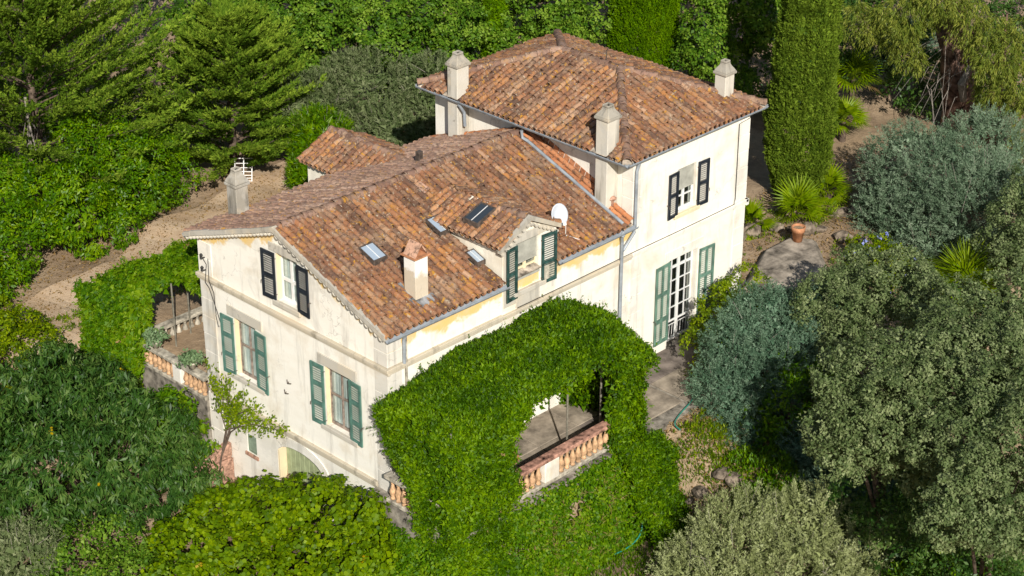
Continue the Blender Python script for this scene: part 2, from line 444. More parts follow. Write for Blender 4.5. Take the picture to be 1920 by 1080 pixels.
# terraces ---------------------------------------------------------------
mb = MB(); mb.box(-.42, 9.4, -2.95, .5, -.4, 2.66)
terr = mb.build('terrace', M['wallstone']); tag(terr, kind='structure')
rs = random.Random(3)
def slabs(parent, x0, x1, y0, y1, z, sx, sy, mat, skip=None):
    ny_ = max(1, int(round((y1 - y0) / sy))); nx_ = max(1, int(round((x1 - x0) / sx)))
    for i in range(nx_):
        for j in range(ny_):
            a0 = x0 + (x1 - x0) * i / nx_ + .012; a1 = x0 + (x1 - x0) * (i + 1) / nx_ - .012
            b0 = y0 + (y1 - y0) * j / ny_ + .012; b1 = y0 + (y1 - y0) * (j + 1) / ny_ - .012
            dz = rs.uniform(-.008, .008)
            m_ = MB(); m_.box(a0, a1, b0, b1, z - .06, z + dz)
            bevel(m_.build('paving_slab', mat if rs.random() < .8 else M['slabd'], parent), .012)
slabs(terr, -.3, 9.3, -2.5, -.02, 2.70, 1.6, 1.24, M['slab'])
mb = MB(); mb.box(9.4, 17.6, -3.4, 1.2, 1.0, 2.64)
fore = mb.build('forecourt', M['wallstone']); tag(fore, kind='structure')
slabs(fore, 9.42, 13.8, -3.3, -.03, 2.68, 1.5, 1.1, M['slab'])
slabs(fore, 15.0, 17.5, -2.2, 1.1, 2.68, 1.25, 1.1, M['slab'])
# left terrace
mb = MB(); mb.box(-.12, 3.4, 8.01, 11.7, -.3, 2.26)
lterr = mb.build('side_terrace', M['wallstone']); tag(lterr, kind='structure')
slabs(lterr, .12, 3.3, 8.05, 11.5, 2.30, .8, .86, M['slabd'])

# ================================================================== villa
villa = thing('villa', 'old cream plastered villa with clay tile roofs, taller hipped block and shuttered windows', 'house', (4.8, 4.0, 0))

def cut(o, boxes):
    """subtract axis aligned boxes (x0,x1,y0,y1,z0,z1) or prisms from a wall solid"""
    c = MB()
    for b in boxes:
        if callable(b): b(c)
        else: c.box(*b)
    me = c.mesh('cutter'); co_ = bpy.data.objects.new('cutter', me); COL.objects.link(co_)
    md = o.modifiers.new('cut', 'BOOLEAN'); md.operation = 'DIFFERENCE'; md.object = co_; md.solver = 'EXACT'
    bpy.context.view_layer.update()
    dg = bpy.context.evaluated_depsgraph_get()
    new = bpy.data.meshes.new_from_object(o.evaluated_get(dg))
    o.modifiers.remove(md); o.data = new
    bpy.data.objects.remove(co_); 

EAVE_Y, EAVE_Z, RID_Y, RID_Z = -.13, 7.54, 4.28, 9.18
SL = (RID_Z - EAVE_Z) / (RID_Y - EAVE_Y)
BACK_Y = 8.33
def roofz(y): return RID_Z - abs(y - RID_Y) * SL

# main body
mb = MB(); mb.prism([(0, -.4), (8, -.4), (8, roofz(8) - .10), (RID_Y, RID_Z - .10), (0, roofz(0) - .10)], 0, 0, 9.70)
wall = mb.build('wall', M['plaster'], villa)
ARCH = [(4.86, -.2), (4.86, 1.86)] + [(3.86 + 1.0 * math.cos(t), 1.86 + .42 * math.sin(t)) for t in np.linspace(0, math.pi, 13)][1:-1][::1] + [(2.86, 1.86), (2.86, -.2)]
cut(wall, [(-.5, .42, 5.58, 6.54, 3.74, 5.62), (-.5, .42, 1.56, 2.58, 3.74, 5.62), (-.5, .40, 3.56, 4.46, 6.95, 8.42),
           (-.5, .14, 5.88, 6.32, 1.22, 1.86), lambda c: c.prism(ARCH, 0, -.5, .34)])
# hipped block
mb = MB(); mb.box(9.64, 14.96, -.012, 8.28, -.4, 9.50)
tw = mb.build('wall', M['plaster_e'], villa); tag(tw, label='pale wall of the taller hipped block')
cut(tw, [(11.64, 12.52, -.5, .34, 7.16, 8.60), (11.42, 12.76, -.5, .40, 2.6, 5.66)])
# rear wing
mb = MB(); mb.prism([(5.66, 2.4), (7.94, 2.4), (7.94, 7.62), (6.8, 8.12), (5.66, 7.62)], 1, 7.4, 9.86)
mb.build('wall', M['plaster_d'], villa)
# dormer body
DX0, DX1, DXC = 4.27, 6.40, 5.25
mb = MB(); mb.prism([(DX0, 6.62), (DX1, 6.62), (DX1, 8.56), (DXC, 9.14), (DX0, 8.56)], 1, -.02, 2.3)
dw = mb.build('dormer_wall', M['plaster_d'], villa)
cut(dw, [(4.80, 5.72, -.5, .32, 7.10, 8.54)])

# mouldings and stone dressings
def strip(name, m, u0, u1, z0, z1, proud, mat, prof=True):
    b = MB(m); h = z1 - z0
    b.box(u0, u1, -.02, proud * .55, z0, z0 + h * .45)
    b.box(u0, u1, -.02, proud, z0 + h * .45 + .001, z1)
    o = b.build(name, mat, villa); bevel(o, .012); return o
strip('string_course', GX, -.11, 8.10, 6.36, 6.56, .11, M['string'])
strip('string_course', EY, -.002, 4.24, 6.36, 6.56, .11, M['string'])
strip('string_course', EY, 4.245, 9.64, 6.36, 6.52, .09, M['string'])
strip('string_course', EY, 9.645, 15.05, 6.38, 6.58, .10, M['quoin'])
strip('string_course', GX, .5, 7.9, 2.60, 2.82, .10, M['string'])
b = MB(lambda u, d, z: (14.96 + d, u, z)); b.box(-.1, 8.3, -.02, .10, 6.38, 6.58); b.build('string_course', M['quoin'], villa)

rq = random.Random(5)
def quoin_stack(zs, make, mat='quoin'):
    for i in range(len(zs) - 1):
        b = MB(); make(b, zs[i] + .006, zs[i + 1] - .006, i)
        bevel(b.build('quoin', M[mat], villa), .01)
def near_corner(b, z0, z1, i):
    e = .018 + rq.uniform(0, .008); L_ = .50; T_ = .49
    b.prism([(-e, -e), (T_, -e), (T_, .05), (.05, .05), (.05, L_), (-e, L_)], 2, z0, z1)
quoin_stack([.2, .8, 1.4, 2.0, 2.6], near_corner, 'quoin_d')
quoin_stack([2.62, 3.24, 3.86, 4.48, 5.1, 5.72, 6.355], near_corner, 'quoin_d')
quoin_stack([6.565, 7.0, 7.42], near_corner, 'quoin_d')
def left_corner(b, z0, z1, i):
    e = .018 + rq.uniform(0, .008)
    b.prism([(-e, 7.40), (.05, 7.40), (.05, 7.95), (.5, 7.95), (.5, 8 + e), (-e, 8 + e)], 2, z0, z1)
quoin_stack([.2, .8, 1.4, 2.0, 2.595], left_corner); quoin_stack([2.83, 3.42, 4.01, 4.6, 5.19, 5.78, 6.355], left_corner, 'quoin_d'); quoin_stack([6.565, 7.1, 7.62], left_corner)
def tower_corner(b, z0, z1, i):
    e = .016 + rq.uniform(0, .008)
    b.prism([(14.44, -.012 - e), (14.96 + e, -.012 - e), (14.96 + e, .5), (14.9, .5), (14.9, .05), (14.44, .05)], 2, z0, z1)
quoin_stack([2.7, 3.3, 3.9, 4.5, 5.1, 5.7, 6.375], tower_corner); quoin_stack([6.585, 7.15, 7.7, 8.25, 8.8, 9.3], tower_corner)
def tower_left(b, z0, z1, i):
    e = .016 + rq.uniform(0, .008)
    b.prism([(9.64 - e, -.012 - e), (10.1, -.012 - e), (10.1, .05), (9.69, .05), (9.69, .4), (9.64 - e, .4)], 2, z0, z1)
quoin_stack([2.72, 3.3, 3.9, 4.5, 5.1, 5.7, 6.375], tower_left); quoin_stack([7.75, 8.3, 8.85, 9.35], tower_left)

def stonebox(name, m, u0, u1, d0, d1, z0, z1, mat):
    b = MB(m); b.box(u0, u1, d0, d1, z0, z1); return bevel(b.build(name, mat, villa), .012)
stonebox('lintel', GX, 5.26, 6.84, -.02, .035, 5.622, 5.95, M['stone'])
stonebox('lintel', GX, 1.26, 2.86, -.02, .035, 5.622, 5.95, M['stone'])
stonebox('lintel', GX, 3.26, 4.74, -.02, .035, 8.422, 8.68, M['stone'])
stonebox('sill', GX, 5.20, 6.72, -.02, .10, 3.60, 3.738, M['stone'])
stonebox('sill', GX, 1.22, 2.74, -.02, .10, 3.60, 3.738, M['stone'])
stonebox('sill', GX, 3.44, 4.60, -.02, .10, 6.80, 6.948, M['stone'])
stonebox('sill', GX, 5.80, 6.40, -.02, .05, 1.10, 1.218, M['brick'])
stonebox('lintel', EY, 4.40, 6.36, .001, .055, 8.545, 8.80, M['stone'])
stonebox('jamb', EY, 4.29, 4.79, .001, .045, 6.72, 8.54, M['stone'])
stonebox('jamb', EY, 5.73, 6.37, .001, .045, 6.72, 8.54, M['quoin'])
stonebox('sill', EY, 4.62, 5.92, .02, .13, 6.96, 7.098, M['stone'])
stonebox('apron', EY, 4.79, 5.73, .001, .052, 6.57, 6.955, M['stone'])
stonebox('sill', EY, 11.5, 12.66, .0, .10, 7.03, 7.158, M['jamb'])
stonebox('lintel', EY, 11.2, 13.0, .0, .035, 5.662, 5.98, M['quoin'])
stonebox('jamb', EY, 12.78, 12.96, .0, .03, 2.7, 5.655, M['quoin'])
# door surround: segmental arch band
b = MB()
th = np.linspace(0, math.pi, 15)
for i in range(14):
    q = []
    for t, r in ((th[i], 1.0), (th[i + 1], 1.0), (th[i + 1], 1.30), (th[i], 1.30)):
        q.append((3.86 + r * math.cos(t), 1.86 + (.42 + (r - 1) * .95) * math.sin(t)))
    b.prism(q, 0, -.03, .02)
b.prism([(4.862, -.2), (5.16, -.2), (5.16, 1.86), (4.862, 1.86)], 0, -.03, .02)
b.prism([(2.56, -.2), (2.858, -.2), (2.858, 1.86), (2.56, 1.86)], 0, -.03, .02)
b.build('door_surround', M['quoin'], villa)
# reveal lining painted cream
for y0_, y1_ in ((4.80, 4.858), (2.862, 2.92)):
    b = MB(); b.box(-.02, .335, y0_, y1_, -.2, 1.95); b.build('door_jamb', M['jamb'], villa)
door = MB(); door.box(.25, .30, 2.93, 4.79, -.2, 2.30); door = door.build('door', M['door'], villa)
for i in range(9):
    b = MB(); b.box(.225, .252, 2.94 + i * .205, 2.94 + i * .205 + .195, -.2, 2.28); bevel(b.build('plank', M['door'], door), .008)
# grey vent shutter
b = MB(GX); b.box(5.88, 5.92, -.10, -.04, 1.22, 1.86); b.box(6.28, 6.32, -.10, -.04, 1.22, 1.86); b.box(5.92, 6.28, -.10, -.04, 1.82, 1.86); b.box(5.92, 6.28, -.10, -.04, 1.22, 1.26)
vw = b.build('vent_window', M['vent'], villa)
for i in range(11):
    z = 1.275 + i * .05
    b = MB(GX); b.add([(5.92, -.10, z + .035), (6.28, -.10, z + .035), (6.28, -.05, z), (5.92, -.05, z),
                       (5.92, -.10, z + .045), (6.28, -.10, z + .045), (6.28, -.05, z + .010), (5.92, -.05, z + .010)],
                      [(0, 1, 2, 3), (7, 6, 5, 4), (0, 4, 5, 1), (1, 5, 6, 2), (2, 6, 7, 3), (3, 7, 4, 0)])
    b.build('slat', M['vent'], vw)

# ------------------------------------------------------------------ shutters
SHM = {}
def shutter_meshes(wd, ht, cols, panels):
    key = (wd, ht, cols, panels)
    if key in SHM: return SHM[key]
    fr = MB(); T = .04; st = .078 if cols == 1 else .06
    colw = (wd - st * (cols + 1)) / cols
    for c in range(cols + 1):
        x = c * (colw + st); fr.box(x, x + st, 0, T, 0, ht)
    rails = [0.0] + [ht * p for p in panels] + [ht]
    for i, z in enumerate(rails):
        z0 = 0 if i == 0 else ht - .09 if i == len(rails) - 1 else z - .045
        for c in range(cols):
            x = c * (colw + st) + st; fr.box(x + .0005, x + colw - .0005, .002, T - .002, z0 + .001, z0 + .089)
    lv = MB()
    for i in range(len(rails) - 1):
        a = rails[i] + (.09 if i == 0 else .045); e = rails[i + 1] - (.09 if i == len(rails) - 2 else .045)
        n = max(3, int((e - a) / .066))
        for c in range(cols):
            x = c * (colw + st) + st
            for q in range(n):
                z = a + (e - a) * (q + .1) / n
                lv.add([(x, .004, z), (x + colw, .004, z), (x + colw, T - .004, z + .024), (x, T - .004, z + .024),
                        (x, .004, z + .026), (x + colw, .004, z + .026), (x + colw, T - .004, z + .050), (x, T - .004, z + .050)],
                       [(0, 1, 2, 3), (7, 6, 5, 4), (0, 4, 5, 1), (1, 5, 6, 2), (2, 6, 7, 3), (3, 7, 4, 0)])
    SHM[key] = (fr.mesh('shutter'), lv.mesh('louvres')); return SHM[key]

def shutter(face, hinge, z0, wd, ht, side, mat, angle=180, cols=1, panels=(.5,), label=None, out=.03):
    """hinge at u=hinge; side=+1 shutter lies towards +u when open flat. angle 180 = flat on wall"""
    fr, lv = shutter_meshes(wd, ht, cols, panels)
    fr = fr.copy(); lv = lv.copy()
    if face == 'G': ex, ey, org = Vector((0, 1, 0)), Vector((-1, 0, 0)), Vector((-out, hinge, z0))
    else: ex, ey, org = Vector((1, 0, 0)), Vector((0, -1, 0)), Vector((hinge, -out - .012, z0))
    a = math.radians(180 - angle)
    dx = ex * side * math.cos(a) + ey * math.sin(a)
    dy = ey * math.cos(a) - ex * side * math.sin(a)
    mtx = Matrix(((dx.x, dy.x, 0, org.x), (dx.y, dy.y, 0, org.y), (dx.z, dy.z, 1, org.z), (0, 0, 0, 1)))
    fr.transform(mtx); lv.transform(mtx)
    if mtx.determinant() < 0: fr.flip_normals(); lv.flip_normals()
    o = link('shutter', fr, mat, villa)
    link('louvres', lv, mat, o)
    # iron hold-back and hinges
    b = MB()
    for zz in (.18, ht - .18):
        p = org + Vector((0, 0, zz)); b.tube([p - ey * .05, p + ey * .05], .012, 5)
    p = org + dx * (wd + .01) + Vector((0, 0, ht * .32)); b.tube([p - ey * .04, p + ey * .06], .012, 5); b.tube([p + ey * .06, p + ey * .06 - Vector((0, 0, .09))], .012, 5)
    b.build('hinge', M['iron'], o)
    if label: o['label'] = label
    return o
LG = (.36, .68)
shutter('G', 6.56, 3.68, .54, 1.90, +1, M['green'], 178, 1, (.34, .67))
shutter('G', 5.56, 3.68, .52, 1.90, -1, M['green'], 176, 1, (.34, .67))
shutter('G', 2.60, 3.68, .53, 1.92, +1, M['green'], 178, 1, (.34, .67))
shutter('G', 1.54, 3.70, .52, 1.92, -1, M['green'], 176, 1, (.34, .67))
shutter('G', 4.48, 6.93, .55, 1.46, +1, M['navy'], 178, 1, (.48,))
shutter('G', 3.54, 6.93, .52, 1.46, -1, M['navy'], 176, 1, (.5,))
shutter('E', 11.63, 7.12, .45, 1.46, -1, M['navy'], 176, 1, (.5,))
shutter('E', 12.55, 7.12, .48, 1.46, +1, M['navy'], 178, 1, (.5,))
shutter('E', 11.40, 3.0, .66, 2.66, -1, M['fgreen'], 176, 2, (.30, .63))
shutter('E', 12.80, 3.0, .66, 2.60, +1, M['fgreen'], 176, 2, (.30, .63))
shutter('E', 4.77, 6.92, .44, 1.62, -1, M['dgreen'], 175, 1, (.5,), out=.07)
# right dormer shutter: louvres above, bare worn panel below
o = shutter('E', 5.76, 6.98, .56, 1.52, +1, M['dgreen'], 176, 1, (.42,), label='dark green shutter with a bare worn lower panel', out=.055)
b = MB(EY); b.box(5.835, 6.24, .112, .122, 7.09, 7.52); b.build('bare_panel', M['bare'], o)

# ------------------------------------------------------------------ windows
def window(face, u0, u1, z0, z1, mat, depth=.16, bars=(), cross=(), curtain=None, back='dark', blind=None, name='window'):
    m = GX if face == 'G' else EY
    fw_ = .055
    b = MB(m)
    b.box(u0, u0 + fw_, -depth - .05, -depth, z0, z1); b.box(u1 - fw_, u1, -depth - .05, -depth, z0, z1)
    b.box(u0 + fw_, u1 - fw_, -depth - .05, -depth, z1 - fw_, z1); b.box(u0 + fw_, u1 - fw_, -depth - .05, -depth, z0, z0 + fw_ * 1.5)
    for x, t in bars: b.box(x - t / 2, x + t / 2, -depth - .045, -depth + .004, z0 + fw_ * 1.5, z1 - fw_)
    o = b.build(name, mat, villa)
    for q, (x0_, x1_, z, t) in enumerate(cross):
        c = MB(m); c.box(x0_, x1_, -depth - .04, -depth + .002, z - t / 2, z + t / 2); c.build('glazing_bar', mat, o)
    edges = sorted([u0 + fw_, u1 - fw_] + [x for x, t in bars])
    for i in range(len(edges) - 1):
        zs = sorted({z for (a_, b_, z, t) in cross if a_ < (edges[i] + edges[i + 1]) / 2 < b_} | {z0 + fw_, z1 - fw_})
        for k in range(len(zs) - 1):
            c = MB(m); c.box(edges[i] + .006, edges[i + 1] - .006, -depth - .028, -depth - .024, zs[k] + .006, zs[k + 1] - .006)
            c.build('pane', M['glass'], o)
    if curtain:
        c = MB(m); n = 26; cz0, cz1 = curtain
        for i in range(n):
            a = u0 + .03 + (u1 - u0 - .06) * i / n; a2 = u0 + .03 + (u1 - u0 - .06) * (i + 1) / n
            d0 = -depth - .075 + .014 * math.sin(i * 1.9); d1 = -depth - .075 + .014 * math.sin((i + 1) * 1.9)
            c.add([(a, d0, cz0), (a2, d1, cz0), (a2, d1, cz1), (a, d0, cz1)], [(0, 1, 2, 3)])
        c.build('curtain', M['curtain'], o, True)
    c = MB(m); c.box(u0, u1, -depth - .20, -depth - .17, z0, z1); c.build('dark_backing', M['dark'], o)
    if blind:
        c = MB(m); c.box(u0 + .02, u1 - .02, -depth + .02, -depth + .035, blind, z1 - .01)
        c.tube([(u0 + .02, -depth + .03, blind), (u1 - .02, -depth + .03, blind)], .02, 6); c.build('roller_blind', M['blind'], o)
    return o
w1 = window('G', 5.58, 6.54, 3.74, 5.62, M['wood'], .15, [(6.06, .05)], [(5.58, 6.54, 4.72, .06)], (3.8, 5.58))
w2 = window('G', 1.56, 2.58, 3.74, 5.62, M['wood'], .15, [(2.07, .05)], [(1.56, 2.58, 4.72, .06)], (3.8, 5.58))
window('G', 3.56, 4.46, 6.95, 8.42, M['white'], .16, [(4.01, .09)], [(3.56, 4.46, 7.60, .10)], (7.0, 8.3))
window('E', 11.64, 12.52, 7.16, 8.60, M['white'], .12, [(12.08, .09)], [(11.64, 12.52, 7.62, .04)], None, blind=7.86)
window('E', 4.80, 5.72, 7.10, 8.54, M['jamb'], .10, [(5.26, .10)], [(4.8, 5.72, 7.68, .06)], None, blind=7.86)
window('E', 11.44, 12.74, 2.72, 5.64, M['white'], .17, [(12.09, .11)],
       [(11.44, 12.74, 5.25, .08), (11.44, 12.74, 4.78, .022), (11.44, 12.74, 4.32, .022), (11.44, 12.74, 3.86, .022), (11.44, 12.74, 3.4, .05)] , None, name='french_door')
b = MB(EY)
for x in (11.77, 12.42): b.box(x - .012, x + .012, -.205, -.168, 3.42, 5.6)
b.build('glazing_bars', M['white'], villa)
# painted reveal linings (cream) on the lit jamb of each opening
for (u0, u1, z0, z1, dep, m) in ((5.58, 6.54, 3.74, 5.62, .15, GX), (1.56, 2.58, 3.74, 5.62, .15, GX), (3.56, 4.46, 6.95, 8.42, .16, GX),
                                 (11.64, 12.52, 7.16, 8.60, .12, EY), (4.80, 5.72, 7.10, 8.54, .10, EY), (11.44, 12.74, 2.72, 5.64, .17, EY)):
    for a_, b_ in ((u0 - .001, u0 + .014), (u1 - .014, u1 + .001)):
        b = MB(m); b.box(a_, b_, -dep, -.002, z0, z1); b.build('reveal', M['jamb'] if m is GX else M['quoin'], villa)
# balcony bar across the dormer window and iron grille at the French door
b = MB(EY); b.box(4.82, 5.70, .03, .07, 7.42, 7.48); b.build('guard_bar', M['blind'], villa)
b = MB(EY)
for i in range(9):
    x = 11.55 + i * .13; b.tube([(x, -.12, 2.75), (x + .03, -.12, 3.3)], .008, 4)
b.tube([(11.5, -.12, 3.32), (12.7, -.12, 3.32)], .012, 5); b.build('door_grille', M['white'], villa)

# ------------------------------------------------------------------ roof tiles
def tile_mesh(name, L, r0, r1, th=.016, seg=6, arc=math.pi):
    v, f = [], []
    n = seg + 1
    for (y, r, dz) in ((0, r0, 0), (L, r1, -.012), (0, r0, 0), (0, r0 - th, 0), (0, r0 - th, 0), (L * .6, r1 - th, -.008)):
        for i in range(n):
            t = math.pi / 2 + arc * (.5 - i / seg)
            v.append((r * math.cos(t), y, r * math.sin(t) + dz))
    for i in range(seg):
        f.append((i, i + 1, n + i + 1, n + i))                  # outside
        f.append((2 * n + i + 1, 2 * n + i, 3 * n + i, 3 * n + i + 1))   # lower rim, its own vertices so that the edge stays crisp
        f.append((4 * n + i + 1, 4 * n + i, 5 * n + i, 5 * n + i + 1))
    me = bpy.data.meshes.new(name); me.from_pydata(v, [], f)
    me.polygons.foreach_set('use_smooth', [True] * len(f)); return me
def mesh_arrays(me):
    v = np.empty(len(me.vertices) * 3); me.vertices.foreach_get('co', v)
    return v.reshape(-1, 3), np.array([list(p.vertices) for p in me.polygons])
COVER = tile_mesh('tile', .44, .098, .078)
RIDGE = tile_mesh('ridge_tile', .48, .15, .12, .018)
for m_ in (COVER,): m_.materials.append(M['tile'])
RIDGE.materials.append(M['ridge'])
CV, CF = mesh_arrays(COVER)
# channel tile: open upwards
n = 5; chv, chf = [], []
for (y, r, dz) in ((0, .075, .0), (.46, .088, .012)):
    for i in range(n):
        t = math.pi + math.pi * i / (n - 1); chv.append((r * math.cos(t), y, .085 + r * .95 * math.sin(t) + dz))
for i in range(n - 1): chf.append((i, i + 1, n + i + 1, n + i))
HV, HF = np.array(chv), np.array(chf)
PITCH, STEP = .212, .345
rt = np.random.default_rng(11)
roofs = []
def merge(name, V0, F0, mats, mat, parent, tints):
    Ms = np.array(mats); nv = len(V0)
    V = np.einsum('nij,kj->nki', Ms[:, :3, :3], V0) + Ms[:, None, :3, 3]
    F = F0[None] + (np.arange(len(Ms)) * nv)[:, None, None]
    me = bpy.data.meshes.new(name)
    k = F0.shape[1]; nf = F.shape[0] * F.shape[1]
    me.vertices.add(V.shape[0] * nv); me.vertices.foreach_set('co', V.reshape(-1))
    me.loops.add(nf * k); me.loops.foreach_set('vertex_index', F.reshape(-1).astype(np.int32))
    me.polygons.add(nf); me.polygons.foreach_set('loop_start', np.arange(0, nf * k, k, dtype=np.int32))
    me.polygons.foreach_set('use_smooth', np.ones(nf, bool))
    me.update(calc_edges=True)
    a = me.attributes.new('tint', 'FLOAT', 'FACE'); a.data.foreach_set('value', np.repeat(np.array(tints, np.float32), F0.shape[0]))
    o = link(name, me, mat, parent); return o

def tile_face(org, ud, vd, W, vlo, vhi, holes=(), rough=1.0, lift=.0):
    """columns along ud (unit), rows up vd (unit). vlo/vhi: functions of u. returns cover and channel matrices"""
    org, ud, vd = np.array(org, float), np.array(ud, float), np.array(vd, float)
    nd = np.cross(ud, vd)
    if nd[2] < 0: nd = -nd
    cov, cha = [], []
    ncol = int(round(W / PITCH)); pt = W / ncol
    for i in range(ncol * 2 + 1):
        u = i * pt / 2; cover = i % 2 == 0
        if not cover and (u > W): continue
        a, e = vlo(u), vhi(u)
        v = a + (0 if cover else -.015); first = True
        wav = .012 * math.sin(u * 1.7) * rough
        jit = rt.normal(0, .006); ctint = rt.normal(.48, .23)
        while v < e - .10:
            if v > e - .40:
                if v - (e - .40) > .24 or e - a < .3: break
                v = e - .40
            if not any(h(u, v + .2) for h in holes):
                ang = rt.normal(0, .035 * rough); tilt = .045 + rt.normal(0, .016 * rough)
                x = ud * math.cos(ang) + vd * math.sin(ang); y0 = vd * math.cos(ang) - ud * math.sin(ang)
                y = y0 * math.cos(tilt) - nd * math.sin(tilt) if cover else y0
                z = np.cross(x, y); z = z if z @ nd > 0 else -z
                p = org + ud * (u + jit + rt.normal(0, .006 * rough)) + vd * v + nd * ((.070 if cover else .0) + wav + lift + rt.normal(0, .009 * rough))
                m_ = np.eye(4); m_[:3, 0] = np.cross(y, z); m_[:3, 1] = y; m_[:3, 2] = z; m_[:3, 3] = p
                m_[3, 0] = np.clip(ctint + rt.normal(0, .17), 0, 1); (cov if cover else cha).append(m_)
            v += STEP * ((rt.uniform(.35, 1.0) if first else 1) + rt.normal(0, .06)); first = False
    return cov, cha

def deck(name, pts, mat, parent=None, t=.05):
    p = [Vector(q) for q in pts]; nrm = (p[1] - p[0]).cross(p[2] - p[0]).normalized()
    if nrm.z < 0: nrm = -nrm
    n = len(p); b = MB()
    vs = [tuple(q) for q in p] + [tuple(q - nrm * t) for q in p]
    b.add(vs, [tuple(range(n)), tuple(range(2 * n - 1, n - 1, -1))] + [(i, (i + 1) % n, (i + 1) % n + n, i + n) for i in range(n)])
    return b.build(name, mat, parent or villa)

ALLCOV, ALLCHA = [], []          # (matrix, back slope?)
RX0, RX1 = -.10, 9.60
lv_ = math.hypot(RID_Y - EAVE_Y, RID_Z - EAVE_Z); cs, sn = (RID_Y - EAVE_Y) / lv_, (RID_Z - EAVE_Z) / lv_
roof = deck('roof', [(RX0, EAVE_Y + .05, EAVE_Z), (RX1, EAVE_Y + .05, EAVE_Z), (RX1, RID_Y, RID_Z - .01), (RX0, RID_Y, RID_Z - .01)], M['mortar'])
deck('roof', [(RX0, RID_Y, RID_Z - .012), (RX1, RID_Y, RID_Z - .012), (RX1, BACK_Y, roofz(BACK_Y) - .012), (RX0, BACK_Y, roofz(BACK_Y) - .012)], M['mortar'])
# dormer planes: eaves at x = 4.05 / 6.45, ridge falls slightly towards the back
DE_Z, DR_Z0, DR_Z1, DRY1 = 8.58, 9.20, 8.82, 3.15
def under_dormer(u, v):
    x, y = RX0 + u, EAVE_Y + v * cs
    return 4.20 < x < 6.30 and y < 2.5 + .55 * (1 - abs(x - DXC) / 1.1)
def sky_hole(xa, xb, ya, yb):
    return lambda u, v: xa < RX0 + u < xb and ya < EAVE_Y + v * cs + .0 < yb
holes = [under_dormer, sky_hole(1.30, 1.88, 1.92, 2.62), sky_hole(3.78, 4.34, 1.92, 2.62), sky_hole(3.90, 4.28, .58, 1.14), sky_hole(1.40, 1.96, .38, .92)]
c_, h_ = tile_face((RX0, EAVE_Y, EAVE_Z + .01), (1, 0, 0), (0, cs, sn), 9.28, lambda u: -.06, lambda u: lv_ - .02, holes)
ALLCOV += [(m_, 0) for m_ in c_]; ALLCHA += [(m_, 0) for m_ in h_]
# back slope
lb = math.hypot(BACK_Y - RID_Y, RID_Z - roofz(BACK_Y))
WX0, WX1, WXC, WY1, WEZ, WRZ = 5.48, 8.12, 6.80, 10.02, 7.70, 8.30
def under_wing(u, v):
    x, y = RX0 + u, BACK_Y - v * cs
    return abs(x - WXC) < 1.2 - (8.33 - y) * .9 and y > 6.9
c_, h_ = tile_face((RX0, BACK_Y, roofz(BACK_Y) + .01), (1, 0, 0), (0, -cs, sn), 9.6, lambda u: -.06, lambda u: lb - .02, [under_wing], 1.3)
ALLCOV += [(m_, 1) for m_ in c_]; ALLCHA += [(m_, 1) for m_ in h_]
# dormer slopes
dl = math.hypot(DXC - 4.05, DR_Z0 - DE_Z)
for sgn, xe in ((1, 4.10), (-1, 6.40)):
    wd_ = abs(DXC - xe)
    vd = Vector((sgn * wd_, 0, (DR_Z0 + DR_Z1) / 2 - DE_Z + .06)).normalized()
    L_ = math.hypot(wd_, (DR_Z0 + DR_Z1) / 2 - DE_Z)
    ylim = lambda u: L_ - .02
    c_, h_ = tile_face((xe, -.06, DE_Z + .02), (0, 1, 0), tuple(vd), 3.12, lambda u: -.05 + max(0, (u - 2.72)) * 1.4, ylim, (), 1.1)
    ALLCOV += [(m_, 0) for m_ in c_]; ALLCHA += [(m_, 0) for m_ in h_]
    deck('dormer_roof', [(xe, -.05, DE_Z), (xe, 2.75, DE_Z - .02), (DXC, DRY1, DR_Z1 - .05), (DXC, -.05, DR_Z0 - .05)], M['mortar'])
# wing slopes
for sgn, xe in ((1, WX0), (-1, WX1)):
    vd = Vector((sgn * abs(WXC - xe), 0, WRZ - WEZ)).normalized(); L_ = math.hypot(WXC - xe, WRZ - WEZ)
    c_, h_ = tile_face((xe, 7.0, WEZ + .01), (0, 1, 0), tuple(vd), 3.0, lambda u: -.05 + max(0, 1.15 - u) * 1.0, lambda u: L_ - .02, (), 1.1)
    ALLCOV += [(m_, 0) for m_ in c_]; ALLCHA += [(m_, 0) for m_ in h_]
    deck('wing_roof', [(xe, 8.1, WEZ - .01), (xe, WY1, WEZ - .01), (WXC, WY1, WRZ - .02), (WXC, 6.7, WRZ - .02)], M['mortar'])
# hipped roof
TX0, TX1, TY0, TY1, TZ = 9.13, 15.43, -.20, 8.49, 9.59
TRX, TRY0, TRY1, TRZ = 12.28, 2.96, 5.31, 10.73
def hip_face(org, ud, W, inward, run, rise, l0, l1):
    """l0/l1: eave distance at which left / right hip reaches the ridge"""
    Ls = math.hypot(run, rise)
    vd = Vector(inward) * (run / Ls) + Vector((0, 0, rise / Ls))
    vh = lambda u: min(1, u / l0 if l0 else 9, (W - u) / l1 if l1 else 9) * Ls - .03
    return tile_face(org, ud, tuple(vd), W, lambda u: -.06, vh, [chim_hole], 1.15)
chim_hole = lambda u, v: False
rise = TRZ - TZ
RX = TRX - TX0
def left_holes(u, v):
    y = TY0 + u; return (.48 < y < 1.18 or 6.66 < y < 7.34) and v < .52
chim_hole = left_holes
for args in (((TX0, TY0, TZ), (0, 1, 0), TY1 - TY0, (1, 0, 0), TRX - TX0, rise, TRY0 - TY0, TY1 - TRY1),):
    c_, h_ = hip_face(*args); ALLCOV += [(m_, 0) for m_ in c_]; ALLCHA += [(m_, 0) for m_ in h_]
chim_hole = lambda u, v: False
